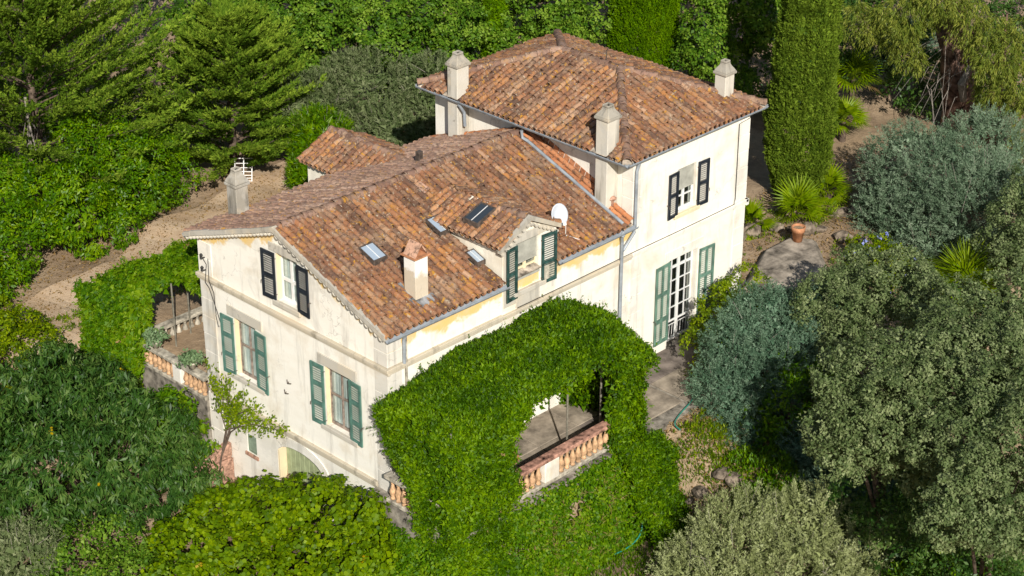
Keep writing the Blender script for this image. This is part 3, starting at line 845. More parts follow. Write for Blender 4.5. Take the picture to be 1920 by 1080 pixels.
for args in (((TX1, TY0, TZ), (0, 1, 0), TY1 - TY0, (-1, 0, 0), TX1 - TRX, rise, TRY0 - TY0, TY1 - TRY1),
             ((TX0, TY0, TZ), (1, 0, 0), TX1 - TX0, (0, 1, 0), TRY0 - TY0, rise, TRX - TX0, TX1 - TRX),
             ((TX0, TY1, TZ), (1, 0, 0), TX1 - TX0, (0, -1, 0), TY1 - TRY1, rise, TRX - TX0, TX1 - TRX)):
    c_, h_ = hip_face(*args); ALLCOV += [(m_, 0) for m_ in c_]; ALLCHA += [(m_, 0) for m_ in h_]
b = MB()
b.add([(TX0, TY0, TZ), (TX1, TY0, TZ), (TX1, TY1, TZ), (TX0, TY1, TZ), (TRX, TRY0, TRZ - .01), (TRX, TRY1, TRZ - .01)],
      [(0, 1, 4), (1, 2, 5, 4), (2, 3, 5), (3, 0, 4, 5), (3, 2, 1, 0)])
hiproof = b.build('roof', M['mortar'], villa); tag(hiproof, label='hipped clay tile roof of the taller block')

dist = [(np.linalg.norm(m_[:3, 3] - CAM), i) for i, (m_, dk) in enumerate(ALLCOV) if not dk]
near = set(i for _, i in sorted(dist)[:300])
for i, (m_, dk) in enumerate(ALLCOV):
    if i in near:
        o = bpy.data.objects.new('tile', COVER); COL.objects.link(o); o.parent = roof; tv = float(m_[3, 0]); o.color = (tv, tv, tv, 1)
        mm = m_.copy(); mm[3, 0] = 0; o.matrix_basis = Matrix(mm.tolist())
rest = [m_ for i, (m_, dk) in enumerate(ALLCOV) if i not in near and not dk]
tag(merge('tiles', CV, CF, rest, M['tile_m'], villa, [m_[3, 0] for m_ in rest]), kind='stuff')
dk = [m_ for m_, d_ in ALLCOV if d_]
tag(merge('lightened_weathered_tiles', CV, CF, dk, M['tile_d'], villa, [m_[3, 0] for m_ in dk]), kind='stuff')
chd = [m_ for m_, d_ in ALLCHA if d_]
tag(merge('channel_tiles', HV, HF, chd, M['tile_d'], villa, rt.random(len(chd)) * .7), kind='stuff')
ch = [m_ for m_, d_ in ALLCHA if not d_]
tag(merge('channel_tiles', HV, HF, ch, M['tile_m'], villa, rt.random(len(ch)) * .7), kind='stuff')

def ridge_run(p0, p1, parent, step=.37, me=RIDGE, lift=.07, mortar=True):
    p0, p1 = Vector(p0), Vector(p1); d = (p1 - p0); L_ = d.length; d.normalize()
    n_ = max(1, int(L_ / step)); side = d.cross(Vector((0, 0, 1))).normalized(); up = side.cross(d)
    for i in range(n_):
        p = p0 + d * (L_ * i / n_) + up * (lift + random.gauss(0, .008)) + side * random.gauss(0, .012)
        dd_ = (d + side * random.gauss(0, .03)).normalized(); s2 = dd_.cross(up).normalized(); u2 = s2.cross(dd_)
        tl = .06; y = dd_ * math.cos(tl) - u2 * math.sin(tl); z = s2.cross(y)
        mt = Matrix(((s2.x, y.x, z.x, p.x), (s2.y, y.y, z.y, p.y), (s2.z, y.z, z.z, p.z), (0, 0, 0, 1)))
        o = bpy.data.objects.new('ridge_tile', me); COL.objects.link(o); o.parent = parent; o.matrix_basis = mt
    if mortar:
        b = MB(); k = max(6, int(L_ / .14)); w_ = .15
        for i in range(k):
            q = p0 + d * (L_ * (i + .5) / k); a = w_ * random.uniform(.75, 1.25)
            h = lift * .55 + random.uniform(-.03, .0)
            c0 = q - d * (L_ / k * .56); c1 = q + d * (L_ / k * .56)
            vs = [tuple(c + side * s_ * a + up * hh) for c in (c0, c1) for s_, hh in ((-1, -.08), (-.8, h * .8), (.8, h * .8), (1, -.08))]
            b.add(vs, [(0, 1, 5, 4), (1, 2, 6, 5), (2, 3, 7, 6), (0, 3, 2, 1), (4, 5, 6, 7)])
        b.build('ridge_mortar', M['mortar'], villa)
ridge_run((.05, RID_Y, RID_Z), (9.6, RID_Y, RID_Z), roof)
ridge_run((TRX, TRY0, TRZ), (TRX, TRY1, TRZ), hiproof)
for cx, cy, ry in ((TX0 + .05, TY0 + .05, TRY0), (TX1, TY0, TRY0), (TX0, TY1, TRY1), (TX1, TY1, TRY1)):
    ridge_run((cx, cy, TZ), (TRX, ry, TRZ), hiproof, lift=.085)
ridge_run((DXC, -.05, DR_Z0 - .03), (DXC, DRY1, DR_Z1), roof, lift=.05)
ridge_run((WXC, WY1, WRZ), (WXC, 6.7, WRZ), roof, lift=.05)

# verge on the gable: stone edge with a scalloped row of tile ends below
b = MB()
for (ya, yb) in ((EAVE_Y - .02, RID_Y), (BACK_Y + .02, RID_Y)):
    za, zb = roofz(ya), roofz(yb)
    n_ = 14
    for i in range(n_):
        y0 = ya + (yb - ya) * i / n_; y1 = ya + (yb - ya) * (i + 1) / n_; j = random.uniform(-.012, .012)
        z0, z1 = roofz(y0), roofz(y1)
        poly = [(y0, z0 - .02), (y1, z1 - .02), (y1, z1 + .13 + j), (y0, z0 + .13 + j)]
        b.prism(poly, 0, -.24 + j, -.07)
b.build('verge', M['vstone'], villa)
VG = tile_mesh('verge_tile', .20, .088, .088, .014, 6); VG.materials.append(M['stone'])
for (ya, yb) in ((EAVE_Y + .05, RID_Y - .05), (BACK_Y - .05, RID_Y + .05)):
    n_ = 24
    for i in range(n_):
        y = ya + (yb - ya) * (i + .5) / n_
        o = bpy.data.objects.new('verge_tile', VG); COL.objects.link(o); o.parent = roof
        sgn = 1 if yb > ya else -1
        e1 = Vector((0, cs, sn * sgn)).normalized(); e2 = Vector((1, 0, 0)); e3 = Vector((0, -sn * sgn, cs))
        p = Vector((-.215, y, roofz(y) - .095))
        e1 = -e1; e3 = -e3
        o.matrix_basis = Matrix(((e1.x, e2.x, e3.x, p.x), (e1.y, e2.y, e3.y, p.y), (e1.z, e2.z, e3.z, p.z), (0, 0, 0, 1))) @ Matrix.Translation((0, 0, -.05))
# dormer verge
b = MB()
for xe in (4.05, 6.45):
    p0, p1 = (xe, DE_Z - .03), (DXC, DR_Z0 - .03)
    b.prism([(p0[0], p0[1] - .02), (p1[0], p1[1] - .02), (p1[0], p1[1] + .13), (p0[0], p0[1] + .11)], 1, -.17, -.05)
b.build('verge', M['vstone'], villa)
for xe, xs_ in ((4.1, 1), (6.4, -1)):
    n_ = 7
    for i in range(n_):
        f_ = (i + .5) / n_; x = xe + (DXC - xe) * f_; z = DE_Z + (DR_Z0 - DE_Z) * f_
        o = bpy.data.objects.new('verge_tile', VG); COL.objects.link(o); o.parent = roof
        e1 = Vector((xs_, 0, .55)).normalized(); e2 = Vector((0, 1, 0)); e3 = e1.cross(e2)
        if e3.z > 0: e3 = -e3
        e1 = e2.cross(e3)
        o.matrix_basis = Matrix(((e1.x, e2.x, e3.x, x), (e1.y, e2.y, e3.y, -.14), (e1.z, e2.z, e3.z, z - .12), (0, 0, 0, 1)))
b = MB()
for (ya, yb) in ((EAVE_Y + .1, RID_Y), (BACK_Y - .1, RID_Y)):
    b.prism([(ya, roofz(ya) - .13), (yb, roofz(yb) - .13), (yb, roofz(yb) - .03), (ya, roofz(ya) - .03)], 0, -.16, .01)
b.build('verge_bed', M['quoin'], villa)

# flashing course of new tiles against the taller block
FL = tile_mesh('flashing_tile', .40, .085, .07, .014, 6); FL.materials.append(M['newtile'])
def flash_row(x, y0, y1, dz, step, rot=0, parent=roof, back=False):
    y = y0
    while y < y1:
        o = bpy.data.objects.new('flashing_tile', FL); COL.objects.link(o); o.parent = parent
        o.matrix_basis = Matrix.Translation((x, y, roofz(y) + dz)) @ Matrix.Rotation(math.atan(SL), 4, 'X') @ Matrix.Rotation(rot, 4, 'Y')
        y += step
flash_row(9.36, -.15, 4.0, .08, .33)
flash_row(9.535, -.10, 4.05, .13, .33, -.35)
FB = MB(); FB.box(-.012, .0, 0, .20, 0, .17); FBm = FB.mesh('flashing_brick'); FBm.materials.append(M['newtile'])
y = 1.25
while y < 4.0:
    o = bpy.data.objects.new('flashing_brick', FBm); COL.objects.link(o); o.parent = roof
    o.matrix_basis = Matrix.Translation((9.632, y, roofz(y) + .16)) @ Matrix.Rotation(math.atan(SL), 4, 'X'); y += .215
for (y0, y1) in ((4.4, 8.1),):
    y = y0
    while y < y1:
        o = bpy.data.objects.new('flashing_tile', FL); COL.objects.link(o); o.parent = roof
        o.matrix_basis = Matrix.Translation((9.5, y, roofz(y) + .10)) @ Matrix.Rotation(-math.atan(SL), 4, 'X'); y += .33

# loose pale tiles near the ridge
PALE = tile_mesh('pale_tile', .44, .10, .08); PALE.materials.append(M['pinktile'])
for x, y in ((4.62, 3.72), (4.83, 3.78)):
    o = bpy.data.objects.new('tile', PALE); COL.objects.link(o); o.parent = roof
    o.matrix_basis = Matrix.Translation((x, y - .3, roofz(y - .3) + .10)) @ Matrix.Rotation(math.atan(SL) - .05, 4, 'X')

# ------------------------------------------------------------------ gutters and pipes
def gutter(p0, p1, out, parent=villa, r=.088):
    p0, p1, out = Vector(p0), Vector(p1), Vector(out).normalized(); b = MB(); k = 8
    vs, fs = [], []
    for p in (p0, p1):
        for i in range(k + 1):
            t = math.pi * i / k; vs.append(tuple(p + out * (r * math.cos(t)) - Vector((0, 0, r * math.sin(t) * 1.1))))
        for i in range(k + 1):
            t = math.pi * (k - i) / k; vs.append(tuple(p + out * ((r - .012) * math.cos(t)) - Vector((0, 0, (r - .012) * math.sin(t) * 1.1))))
    m_ = 2 * (k + 1)
    for i in range(m_): fs.append((i, (i + 1) % m_, m_ + (i + 1) % m_, m_ + i))
    b.add(vs, fs)
    b.tube([p0 + out * r, p1 + out * r], .014, 6)
    return b.build('gutter', M['zinc'], parent)
gutter((-.16, -.20, 7.53), (4.32, -.20, 7.50), (0, -1, 0)); gutter((6.40, -.20, 7.50), (9.62, -.20, 7.52), (0, -1, 0))
gutter((-.16, BACK_Y + .09, roofz(BACK_Y) - .02), (9.6, BACK_Y + .09, roofz(BACK_Y) - .02), (0, 1, 0))
GZ = 9.60
b = MB()
gutter((TX0 - .02, TY0 - .03, GZ), (TX0 - .02, TY1 + .03, GZ), (-1, 0, 0)); gutter((TX1 + .02, TY0 - .03, GZ), (TX1 + .02, TY1 + .03, GZ), (1, 0, 0))
gutter((TX0 - .03, TY0 - .02, GZ), (TX1 + .03, TY0 - .02, GZ), (0, -1, 0)); gutter((TX0 - .03, TY1 + .02, GZ), (TX1 + .03, TY1 + .02, GZ), (0, 1, 0))
b = MB(); b.box(TX0 + .03, TX1 - .03, TY0 + .04, TY1 - .04, 9.47, 9.575); b.build('eaves_board', M['zinc'], villa)
def pipe(pts, r=.048, mat='zinc'):
    b = MB(); b.tube(pts, r, 9); return b.build('downpipe', M[mat], villa, False)
pipe([(9.72, -.16, 9.50), (9.70, -.13, 9.36), (9.66, -.11, 9.2), (9.66, -.11, 7.45), (9.62, -.13, 7.3), (9.16, -.12, 6.86), (9.12, -.12, 6.75)])
pipe([(9.02, -.20, 7.42), (9.06, -.14, 7.3), (9.10, -.12, 7.15), (9.10, -.12, 5.2), (9.10, -.12, 2.8)])
b = MB(); b.tube([(9.1, -.18, 7.46), (9.0, -.18, 7.36)], .07, 8); b.build('hopper', M['zinc'], villa)
pipe([(.52, -.19, 7.45), (.52, -.10, 7.28), (.52, -.09, 6.7), (.52, -.09, 6.55)])
pipe([(.60, -.075, 7.35), (.60, -.075, 3.0)], .035, 'railgrey')
# pipe lying on the roof beside the flashing
pp = [(9.07, 3.95, 9.45), (9.08, 3.92, 9.22)] + [(9.14 + .0 * i, y, roofz(y) + .16) for i, y in enumerate(np.linspace(3.75, -.1, 8))]
pipe(pp, .05)
pipe([(9.07, 6.62, 9.5), (9.25, 6.58, 9.2), (9.28, 6.58, 8.75)], .05)

# ------------------------------------------------------------------ chimneys
def stack(name, x0, x1, y0, y1, z0, z1, mat, capmat, cap='dome', label=None, h=.34):
    b = MB(); b.box(x0, x1, y0, y1, z0, z1)
    o = bevel(b.build(name, mat, villa), .015); cx, cy = (x0 + x1) / 2, (y0 + y1) / 2
    hx, hy = (x1 - x0) / 2, (y1 - y0) / 2
    b = MB(); 
    b.box(x0 - .05, x1 + .05, y0 - .05, y1 + .05, z1 + .001, z1 + .08)
    prof = [(1.14, .081), (1.10, .14), (.90, .24), (.70, .33), (.56, .42), (.52, .5)]
    vs, fs = [], []
    for k, zz in prof:
        for sx, sy in ((-1, -1), (1, -1), (1, 1), (-1, 1)): vs.append((cx + sx * hx * k, cy + sy * hy * k, z1 + .02 + zz * h / .5))
    for i in range(len(prof) - 1):
        for j in range(4): fs.append((i * 4 + j, i * 4 + (j + 1) % 4, i * 4 + 4 + (j + 1) % 4, i * 4 + 4 + j))
    fs.append((0, 3, 2, 1)); n_ = (len(prof) - 1) * 4
    b.add(vs, fs)
    # raised rim round the flue
    zt = z1 + .02 + h
    for (a0, a1, c0, c1) in ((-.52, .52, -.52, -.36), (-.52, .52, .36, .52), (-.52, -.36, -.36, .36), (.36, .52, -.36, .36)):
        b.box(cx + a0 * hx, cx + a1 * hx, cy + c0 * hy, cy + c1 * hy, zt, zt + .07)
    bevel(b.build('chimney_cap', capmat, o), .012)
    c = MB(); c.box(cx - .35 * hx, cx + .35 * hx, cy - .35 * hy, cy + .35 * hy, zt, zt + .006); c.build('flue', M['dark'], o)
    if label: o['label'] = label
    return o
stack('chimney', 9.16, 9.66, .60, 1.06, 7.3, 10.66, M['shaft'], M['chim'], label='grey chimney on the near corner of the hipped roof')
stack('chimney', 9.16, 9.66, 6.78, 7.22, 7.6, 10.60, M['shaft'], M['chim'], label='grey chimney on the far left of the hipped roof')
stack('chimney', 14.30, 14.72, .48, .90, 9.3, 10.66, M['shaft'], M['chim'], label='grey chimney at the right end of the hipped roof')
stack('chimney', 1.22, 1.66, 7.68, 8.12, 7.6, 8.88, M['chim'], M['chim'], label='squat grey chimney at the back eave', h=.42)

# plastered chimney on the front slope with an open tile cap
b = MB(); b.box(1.46, 1.92, .43, .88, 7.5, 9.08); ck = bevel(b.build('chimney', M['chim2'], villa), .012); ck['label'] = 'patchy plastered chimney with a clay tile cap on the front roof slope'
b = MB(); b.box(1.40, 1.98, .37, .94, 9.081, 9.12); b.build('cap_slab', M['terracotta'], ck)
for sx in (-1, 1):
    b = MB(); cx = 1.69; e = sx * .24
    b.add([(cx + e, .43, 9.121), (cx + e, .88, 9.121), (cx + .01 * sx, .88, 9.47), (cx + .01 * sx, .43, 9.47),
           (cx + e - sx * .035, .43, 9.121), (cx + e - sx * .035, .88, 9.121), (cx - .005 * sx, .88, 9.43), (cx - .005 * sx, .43, 9.43)],
          [(0, 1, 2, 3), (7, 6, 5, 4), (0, 4, 5, 1), (1, 5, 6, 2), (2, 6, 7, 3), (3, 7, 4, 0)])
    b.build('cap_tile', M['pinktile'], ck)
b = MB(); b.prism([(1.30, .22), (2.08, .22), (2.08, 1.0), (1.30, 1.0)], 2, 0, .0)
fl = MB()
for (x0, x1, y0, y1) in ((1.32, 2.06, .20, .428), (1.32, 1.458, .43, .95), (1.922, 2.06, .43, .95), (1.32, 2.06, .951, 1.12)):
    q = [(x0, y0), (x1, y0), (x1, y1), (x0, y1)]
    fl.add([(x, y, roofz(y) + .14) for x, y in q] + [(x, y, roofz(y) + .04) for x, y in q],
           [(0, 1, 2, 3), (7, 6, 5, 4), (0, 4, 5, 1), (1, 5, 6, 2), (2, 6, 7, 3), (3, 7, 4, 0)])
fl.build('flashing', M['lead'], ck)
# skylights ----------------------------------------------------------
def skylight(xa, xb, ya, yb, fn, slope, dz, glass, along='y', bars=1):
    b = MB(); P = lambda u, v, h: (xa + (xb - xa) * u, ya + (yb - ya) * v, fn(ya + (yb - ya) * v) + dz + h)
    if along == 'x': P = lambda u, v, h: (xa + (xb - xa) * v, ya + (yb - ya) * u, fn(xa + (xb - xa) * v) + dz + h)
    def bar(u0, u1, v0, v1, h0=-.09, h1=.05):
        b.add([P(u0, v0, h0), P(u1, v0, h0), P(u1, v1, h0), P(u0, v1, h0), P(u0, v0, h1), P(u1, v0, h1), P(u1, v1, h1), P(u0, v1, h1)],
              [(0, 3, 2, 1), (4, 5, 6, 7), (0, 1, 5, 4), (1, 2, 6, 5), (2, 3, 7, 6), (3, 0, 4, 7)])
    bar(0, .06, 0, 1); bar(.94, 1, 0, 1); bar(.06, .94, 0, .05); bar(.06, .94, .95, 1)
    o = b.build('skylight', M['iron'], villa)
    b2 = MB(); b = b2; bar(.06, .94, .05, .95, .02, .032); b2.build('pane', glass, o)
    b = MB()
    for i in range(bars):
        u = (i + 1) / (bars + 1); bar(u - .015, u + .015, .05, .95, .032, .045)
    b.build('glazing_bar', M['white'], o)
skylight(1.34, 1.84, 1.94, 2.54, roofz, SL, .19, M['sky_tint_glass'])
skylight(3.82, 4.30, 1.94, 2.54, roofz, SL, .19, M['sky_tint_glass'])
skylight(3.94, 4.24, .60, 1.08, roofz, SL, .19, M['sky_tint_glass'])
dslope = (DR_Z0 + DR_Z1) / 2 - DE_Z
skylight(4.30, 5.02, .98, 1.56, lambda x: DE_Z + (x - 4.05) / 1.2 * dslope, 0, .26, M['skydark'], 'x')
# clay cowl, flue stub, finial
b = MB(); b.lathe([(.06, 0), (.06, .22), (.07, .24), (.13, .25), (.14, .28), (.09, .33), (.03, .35)], (9.44, .62, roofz(.62) + .10), 10)
b.build('vent_cowl', M['brick'], villa, True)
b = MB(); b.box(6.2, 6.36, 5.35, 5.5, roofz(5.4), roofz(5.4) + .42); b.build('flue_pipe', M['iron'], villa)
b = MB(); b.tube([(TRX, 3.5, TRZ + .1), (TRX, 3.5, TRZ + .5)], .018, 5); b.tube([(TRX, 3.5, TRZ + .5), (TRX, 3.42, TRZ + .6)], .018, 5); b.build('iron_hook', M['iron'], villa)
# cables, hooks, insulators -------------------------------------------
def cable(name, pts, mat, r=.012, parent=villa):
    b = MB(); b.tube(pts, r, 5, False); return b.build(name, mat, parent)
cable('cable', [(4.8, -.10, 6.60), (7.0, -.10, 6.60), (9.6, -.10, 6.62), (11.5, -.115, 6.62), (14.3, -.115, 6.63), (14.42, -.05, 6.75), (14.42, -.045, 9.25), (14.95, -.045, 9.30)], M['cable'])
cable('cable', [(4.9, -.12, 6.34), (4.9, -.03, 6.2), (4.92, -.03, 5.6)], M['cable'])
cable('cable', [(-.10, 7.72, 7.15), (-.06, 7.60, 6.95), (-.13, 7.62, 6.4), (-.04, 7.58, 6.2), (-.04, 7.30, 5.6), (-.04, 7.12, 5.15), (-.05, 7.25, 5.05), (-.04, 7.35, 5.4)], M['cable'])
cable('cable', [(-.10, 7.45, 7.2), (-.14, 7.42, 6.5), (-.03, 7.38, 6.1), (-.03, 7.35, 5.4)], M['cable'])
for zz in (7.12, 6.72):
    b = MB(); b.lathe([(.02, 0), (.05, .03), (.03, .08), (.055, .12), (.02, .17)], (-.14, 7.71, zz), 8); b.tube([(0, 7.71, zz), (-.14, 7.71, zz + .02)], .02, 5); b.build('insulator', M['cable'], villa)
for y_, z_ in ((4.08, 4.46), (4.22, 4.08)):
    b = MB(); b.tube([(0, y_ + .12, z_ - .02), (-.06, y_ + .1, z_ - .04), (-.10, y_ - .1, z_ + .05)], .016, 5); b.tube([(-.06, y_ + .1, z_ - .04), (-.06, y_ + .12, z_ + .08)], .014, 5); b.build('iron_hook', M['iron'], villa)

# ================================================================== things on and around the house
# satellite dish on the right flank of the dormer
t = thing('satellite_dish', 'white satellite dish fixed beside the dormer gable', 'satellite dish', (6.55, .3, 8.3))
ctr = Vector((6.60, .12, 8.78)); ax = Vector((-.10, -.93, .36)).normalized()
e1 = ax.cross(Vector((0, 0, 1))).normalized(); e2 = e1.cross(ax)
vs, fs = [], []
R_ = .32; rings, seg = 6, 24
for side in (0, 1):
    for i in range(rings + 1):
        r = R_ * i / rings * 1.0
        for j in range(seg):
            a = 2 * math.pi * j / seg
            vs.append(tuple(ctr + (e1 * math.cos(a) * .90 + e2 * math.sin(a)) * r + ax * (.10 * (r / R_) ** 2 - .012 * side)))
o0 = (rings + 1) * seg
for side in (0, 1):
    for i in range(rings):
        for j in range(seg):
            q = (i * seg + j, i * seg + (j + 1) % seg, (i + 1) * seg + (j + 1) % seg, (i + 1) * seg + j)
            fs.append(tuple(o0 * side + k for k in (q if side == 0 else q[::-1])))
for j in range(seg):
    fs.append((rings * seg + j, rings * seg + (j + 1) % seg, o0 + rings * seg + (j + 1) % seg, o0 + rings * seg + j))
b = MB(); b.add(vs, fs); b.build('reflector', M['dish'], t, True)
feed = ctr + ax * .36 - e2 * .28 + e1 * .12
b = MB(); b.tube([ctr - e2 * .30 + ax * .06, feed], .016, 6); b.build('feed_arm', M['wcable'], t)
b = MB(); b.tube([feed - ax * .02, feed - ax * .02 + Vector((.02, .02, .10))], .035, 7); b.tube([feed + Vector((.05, 0, 0)), feed + Vector((.05, .02, .09))], .028, 7); b.build('receiver', M['wcable'], t)
b = MB(); b.tube([ctr - ax * .03, ctr - ax * .22 - e2 * .1, (6.42, .35, 8.30)], .025, 6); b.build('bracket', M['zinc'], t)
b = MB(); pts = [feed + Vector((.05, 0, 0)), feed + Vector((.10, .05, -.30)), (7.2, .35, 7.86), (7.45, .05, 7.74), (7.6, -.2, 7.55)]
b.tube(pts, .011, 5, False); b.build('cable', M['wcable'], t)

# balustrades -----------------------------------------------------------
BAL = MB(); BAL.lathe([(.075, 0), (.075, .05), (.05, .07), (.085, .15), (.098, .22), (.085, .29), (.05, .38), (.042, .46), (.06, .50), (.05, .53), (.075, .56), (.075, .60)], (0, 0, 0), 12)
BALm = BAL.mesh('baluster', True); BALm.materials.append(M['baluster'])
BALg = BALm.copy(); BALg.materials.clear(); BALg.materials.append(M['railgrey'])
def balustrade(label, p0, p1, zf, n, railmat, bal, piers=(), k=1.0, group=None):
    p0, p1 = Vector((*p0, zf)), Vector((*p1, zf)); d = (p1 - p0).normalized(); s = Vector((-d.y, d.x, 0)); L_ = (p1 - p0).length
    t = thing('balustrade', label, 'balustrade', tuple((p0 + p1) / 2), group)
    def bar(a, e, hw, z0, z1, name, mat):
        b = MB(); c = [p0 + d * a - s * hw, p0 + d * e - s * hw, p0 + d * e + s * hw, p0 + d * a + s * hw]
        b.add([tuple(q + Vector((0, 0, z0))) for q in c] + [tuple(q + Vector((0, 0, z1))) for q in c],
              [(0, 3, 2, 1), (4, 5, 6, 7), (0, 1, 5, 4), (1, 2, 6, 5), (2, 3, 7, 6), (3, 0, 4, 7)])
        return bevel(b.build(name, mat, t), .02, 2)
    bar(-.05, L_ + .05, .12, 0, .12, 'plinth', M['railgrey']); bar(-.08, L_ + .08, .15, .12 + .60 * k, .24 + .60 * k, 'rail', railmat)
    for (a, e) in piers: bar(a, e, .135, .121, .119 + .60 * k, 'pier', M['quoin'])
    for i in range(n):
        a = L_ * (i + .5) / n
        if any(q0 - .05 < a < q1 + .05 for q0, q1 in piers): continue
        o = bpy.data.objects.new('baluster', bal); COL.objects.link(o); adopt(o, t)
        o.matrix_basis = Matrix.Translation(p0 + d * a + Vector((0, 0, .12))) @ Matrix.Diagonal((1, 1, k, 1))
    return t
balustrade('clay balustrade with a red rail framed by the creeper arch on the right terrace', (1.7, -2.70), (6.3, -2.66), 2.70, 20, M['rail'], BALm, ((.98 + .42, 1.42 + .55),), 1.05)
balustrade('short clay balustrade at the near corner of the house beside the creeper', (-.30, -.30), (-.30, -2.3), 2.70, 9, M['railgrey'], BALm, (), 1.05)
balustrade('clay balustrade at the front edge of the left side terrace, under two succulent pots', (-.02, 8.1), (-.02, 11.2), 2.26, 14, M['railgrey'], BALm, ((1.1, 1.5),), .92)
balustrade('pale balustrade at the back of the left side terrace', (.2, 11.55), (3.4, 11.55), 2.30, 13, M['railgrey'], BALg, (), .92)

# succulent pots on the left balustrade
def pot_mesh(r, h): 
    b = MB(); b.lathe([(r * .68, 0), (r * .9, h * .75), (r * 1.04, h * .78), (r * 1.08, h), (r * .94, h), (r * .88, h * .86)], (0, 0, 0), 16); return b
# big clay pot on the right
P_ = (19.75, 1.30)
t = thing('clay_pot', 'terracotta flowerpot standing on the stone edge by the rocks', 'flowerpot', (P_[0], P_[1], 2.95))
b = MB(lambda x, y, z: (x + P_[0], y + P_[1], z + 2.95)); b.lathe([(.15, 0), (.20, .42), (.235, .425), (.245, .60), (.205, .60), (.19, .52)], (0, 0, 0), 18); b.build('body', M['terracotta'], t, True)
b = MB(lambda x, y, z: (x + P_[0], y + P_[1], z + 2.95)); b.lathe([(.188, .50), (.188, .53)], (0, 0, 0), 14); b.build('soil', M['ground'], t)

# round terrace table under the creeper
t = thing('terrace_table', 'round rust red garden table half hidden under the creeper', 'table', (2.55, -1.75, 2.70))
b = MB(); b.lathe([(.42, 0), (.45, .012), (.45, .035), (.42, .045)], (2.55, -1.75, 3.40), 22); b.build('table_top', M['terracotta'], t)
for a in (0.4, 2.5, 4.6):
    b = MB(); b.tube([(2.55 + .05 * math.cos(a), -1.75 + .05 * math.sin(a), 3.40), (2.55 + .12 * math.cos(a), -1.75 + .12 * math.sin(a), 3.05), (2.55 + .34 * math.cos(a), -1.75 + .34 * math.sin(a), 2.71)], .016, 6); b.build('leg', M['white'], t)

# white metal rack leaning in the yard
t = thing('metal_rack', 'white metal slatted bed frame standing on the gravel behind the house', 'rack', (10.2, 18.6, 2.7))
o_ = Vector((10.05, 18.95, 2.68)); ru = Vector((.70, -.71, 0)); rv = Vector((.32, .32, .89))
def rb(u0, v0, u1, v1, r): 
    b = MB(); b.tube([tuple(o_ + ru * u0 + rv * v0), tuple(o_ + ru * u1 + rv * v1)], r, 6); return b
for q in ((-.32, 0, -.32, .85), (.30, 0, .30, .85), (.0, 0, .0, .88)): rb(*q, .022).build('upright', M['white'], t)
for v in (.02, .12, .22, .36, .50, .66, .84): rb(-.32, v, .30, v, .016).build('slat', M['white'], t)

# hoses
def hose(label, pts, r=.022):
    b = MB(); P = [Vector(p) for p in pts]; out = []
    for i in range(len(P) - 1):
        p0, p1, p2, p3 = P[max(i - 1, 0)], P[i], P[i + 1], P[min(i + 2, len(P) - 1)]
        for k in range(6):
            s = k / 6; out.append(.5 * ((2 * p1) + (p2 - p0) * s + (2 * p0 - 5 * p1 + 4 * p2 - p3) * s * s + (3 * p1 - p0 - 3 * p2 + p3) * s ** 3))
    out.append(P[-1]); b.tube(out, r, 6); o = b.build('garden_hose', M['hose'], None, True); return tag(o, label, 'hose', 'green garden hoses')
hose('green garden hose lying across the paved path right of the creeper', [(10.6, -2.6, 2.73), (10.0, -2.5, 2.73), (9.3, -2.75, 2.73), (8.6, -2.95, 2.72), (8.1, -3.2, 2.74), (8.0, -3.5, 2.7)])
hose('green garden hose hanging down the dry bank below the balustrade', [(6.6, -3.3, 1.9), (6.4, -3.5, 1.35), (6.2, -3.7, .8), (5.9, -3.9, .3), (5.2, -3.9, .12), (4.4, -3.7, .12)])

# pergola poles are parts of the creepers; rocks and low garden walls
rr = random.Random(21)
def rock_mesh(seed):
    r2 = random.Random(seed); b = bmesh.new(); bmesh.ops.create_icosphere(b, subdivisions=2, radius=.5)
    off = [Vector((r2.uniform(-1, 1), r2.uniform(-1, 1), r2.uniform(-1, 1))).normalized() for _ in range(7)]
    for v in b.verts:
        for o_ in off:
            d = v.co.dot(o_) - .33
            if d > 0: v.co -= o_ * d * .85
        v.co.z *= .75
    me = bpy.data.meshes.new('stone'); b.to_mesh(me); b.free(); me.materials.append(M['rock']); return me
ROCKS = [rock_mesh(s) for s in range(5)]
def rockwall(label, pts, size):
    t = thing('rock_border', label, 'rock border', (*pts[0], float(height(*pts[0]))), 'rock borders in the right garden')
    for i in range(len(pts) - 1):
        (x0, y0), (x1, y1) = pts[i], pts[i + 1]; L_ = math.hypot(x1 - x0, y1 - y0); n_ = max(1, int(L_ / (size * .75)))
        for k in range(n_):
            f_ = (k + rr.random() * .6) / n_; s = size * rr.uniform(.65, 1.35)
            x, y = x0 + (x1 - x0) * f_ + rr.uniform(-.15, .15), y0 + (y1 - y0) * f_ + rr.uniform(-.15, .15)
            o = bpy.data.objects.new('stone', rr.choice(ROCKS)); COL.objects.link(o); adopt(o, t)
            o.matrix_basis = Matrix.Translation((x, y, float(height(x, y)) + s * .16)) @ Matrix.Rotation(rr.uniform(0, 6.3), 4, 'Z') @ Matrix.Diagonal((s * 1.2, s, s * rr.uniform(.7, 1.2), 1))
rockwall('rough brown rock border behind the flowerpot, below the fan palms', [(18.6, 3.0), (19.6, 3.2), (20.4, 2.9), (21.2, 2.0), (21.6, 1.0), (21.5, .0), (20.9, -.8)], .6)
rockwall('second line of brown rocks higher up beside the column cypress', [(22.6, 2.0), (23.8, 1.6), (25.6, 2.2), (27.6, 2.9)], .5)
rockwall('rock edging along the dry bank under the right hedge', [(7.2, -4.2), (7.8, -4.9), (8.0, -5.6)], .45)
wl = [(16.0, .75), (18.5, 1.9), (20.2, 1.9), (20.6, 1.1), (19.2, -.4), (17.9, -1.2), (16.6, -.6)]
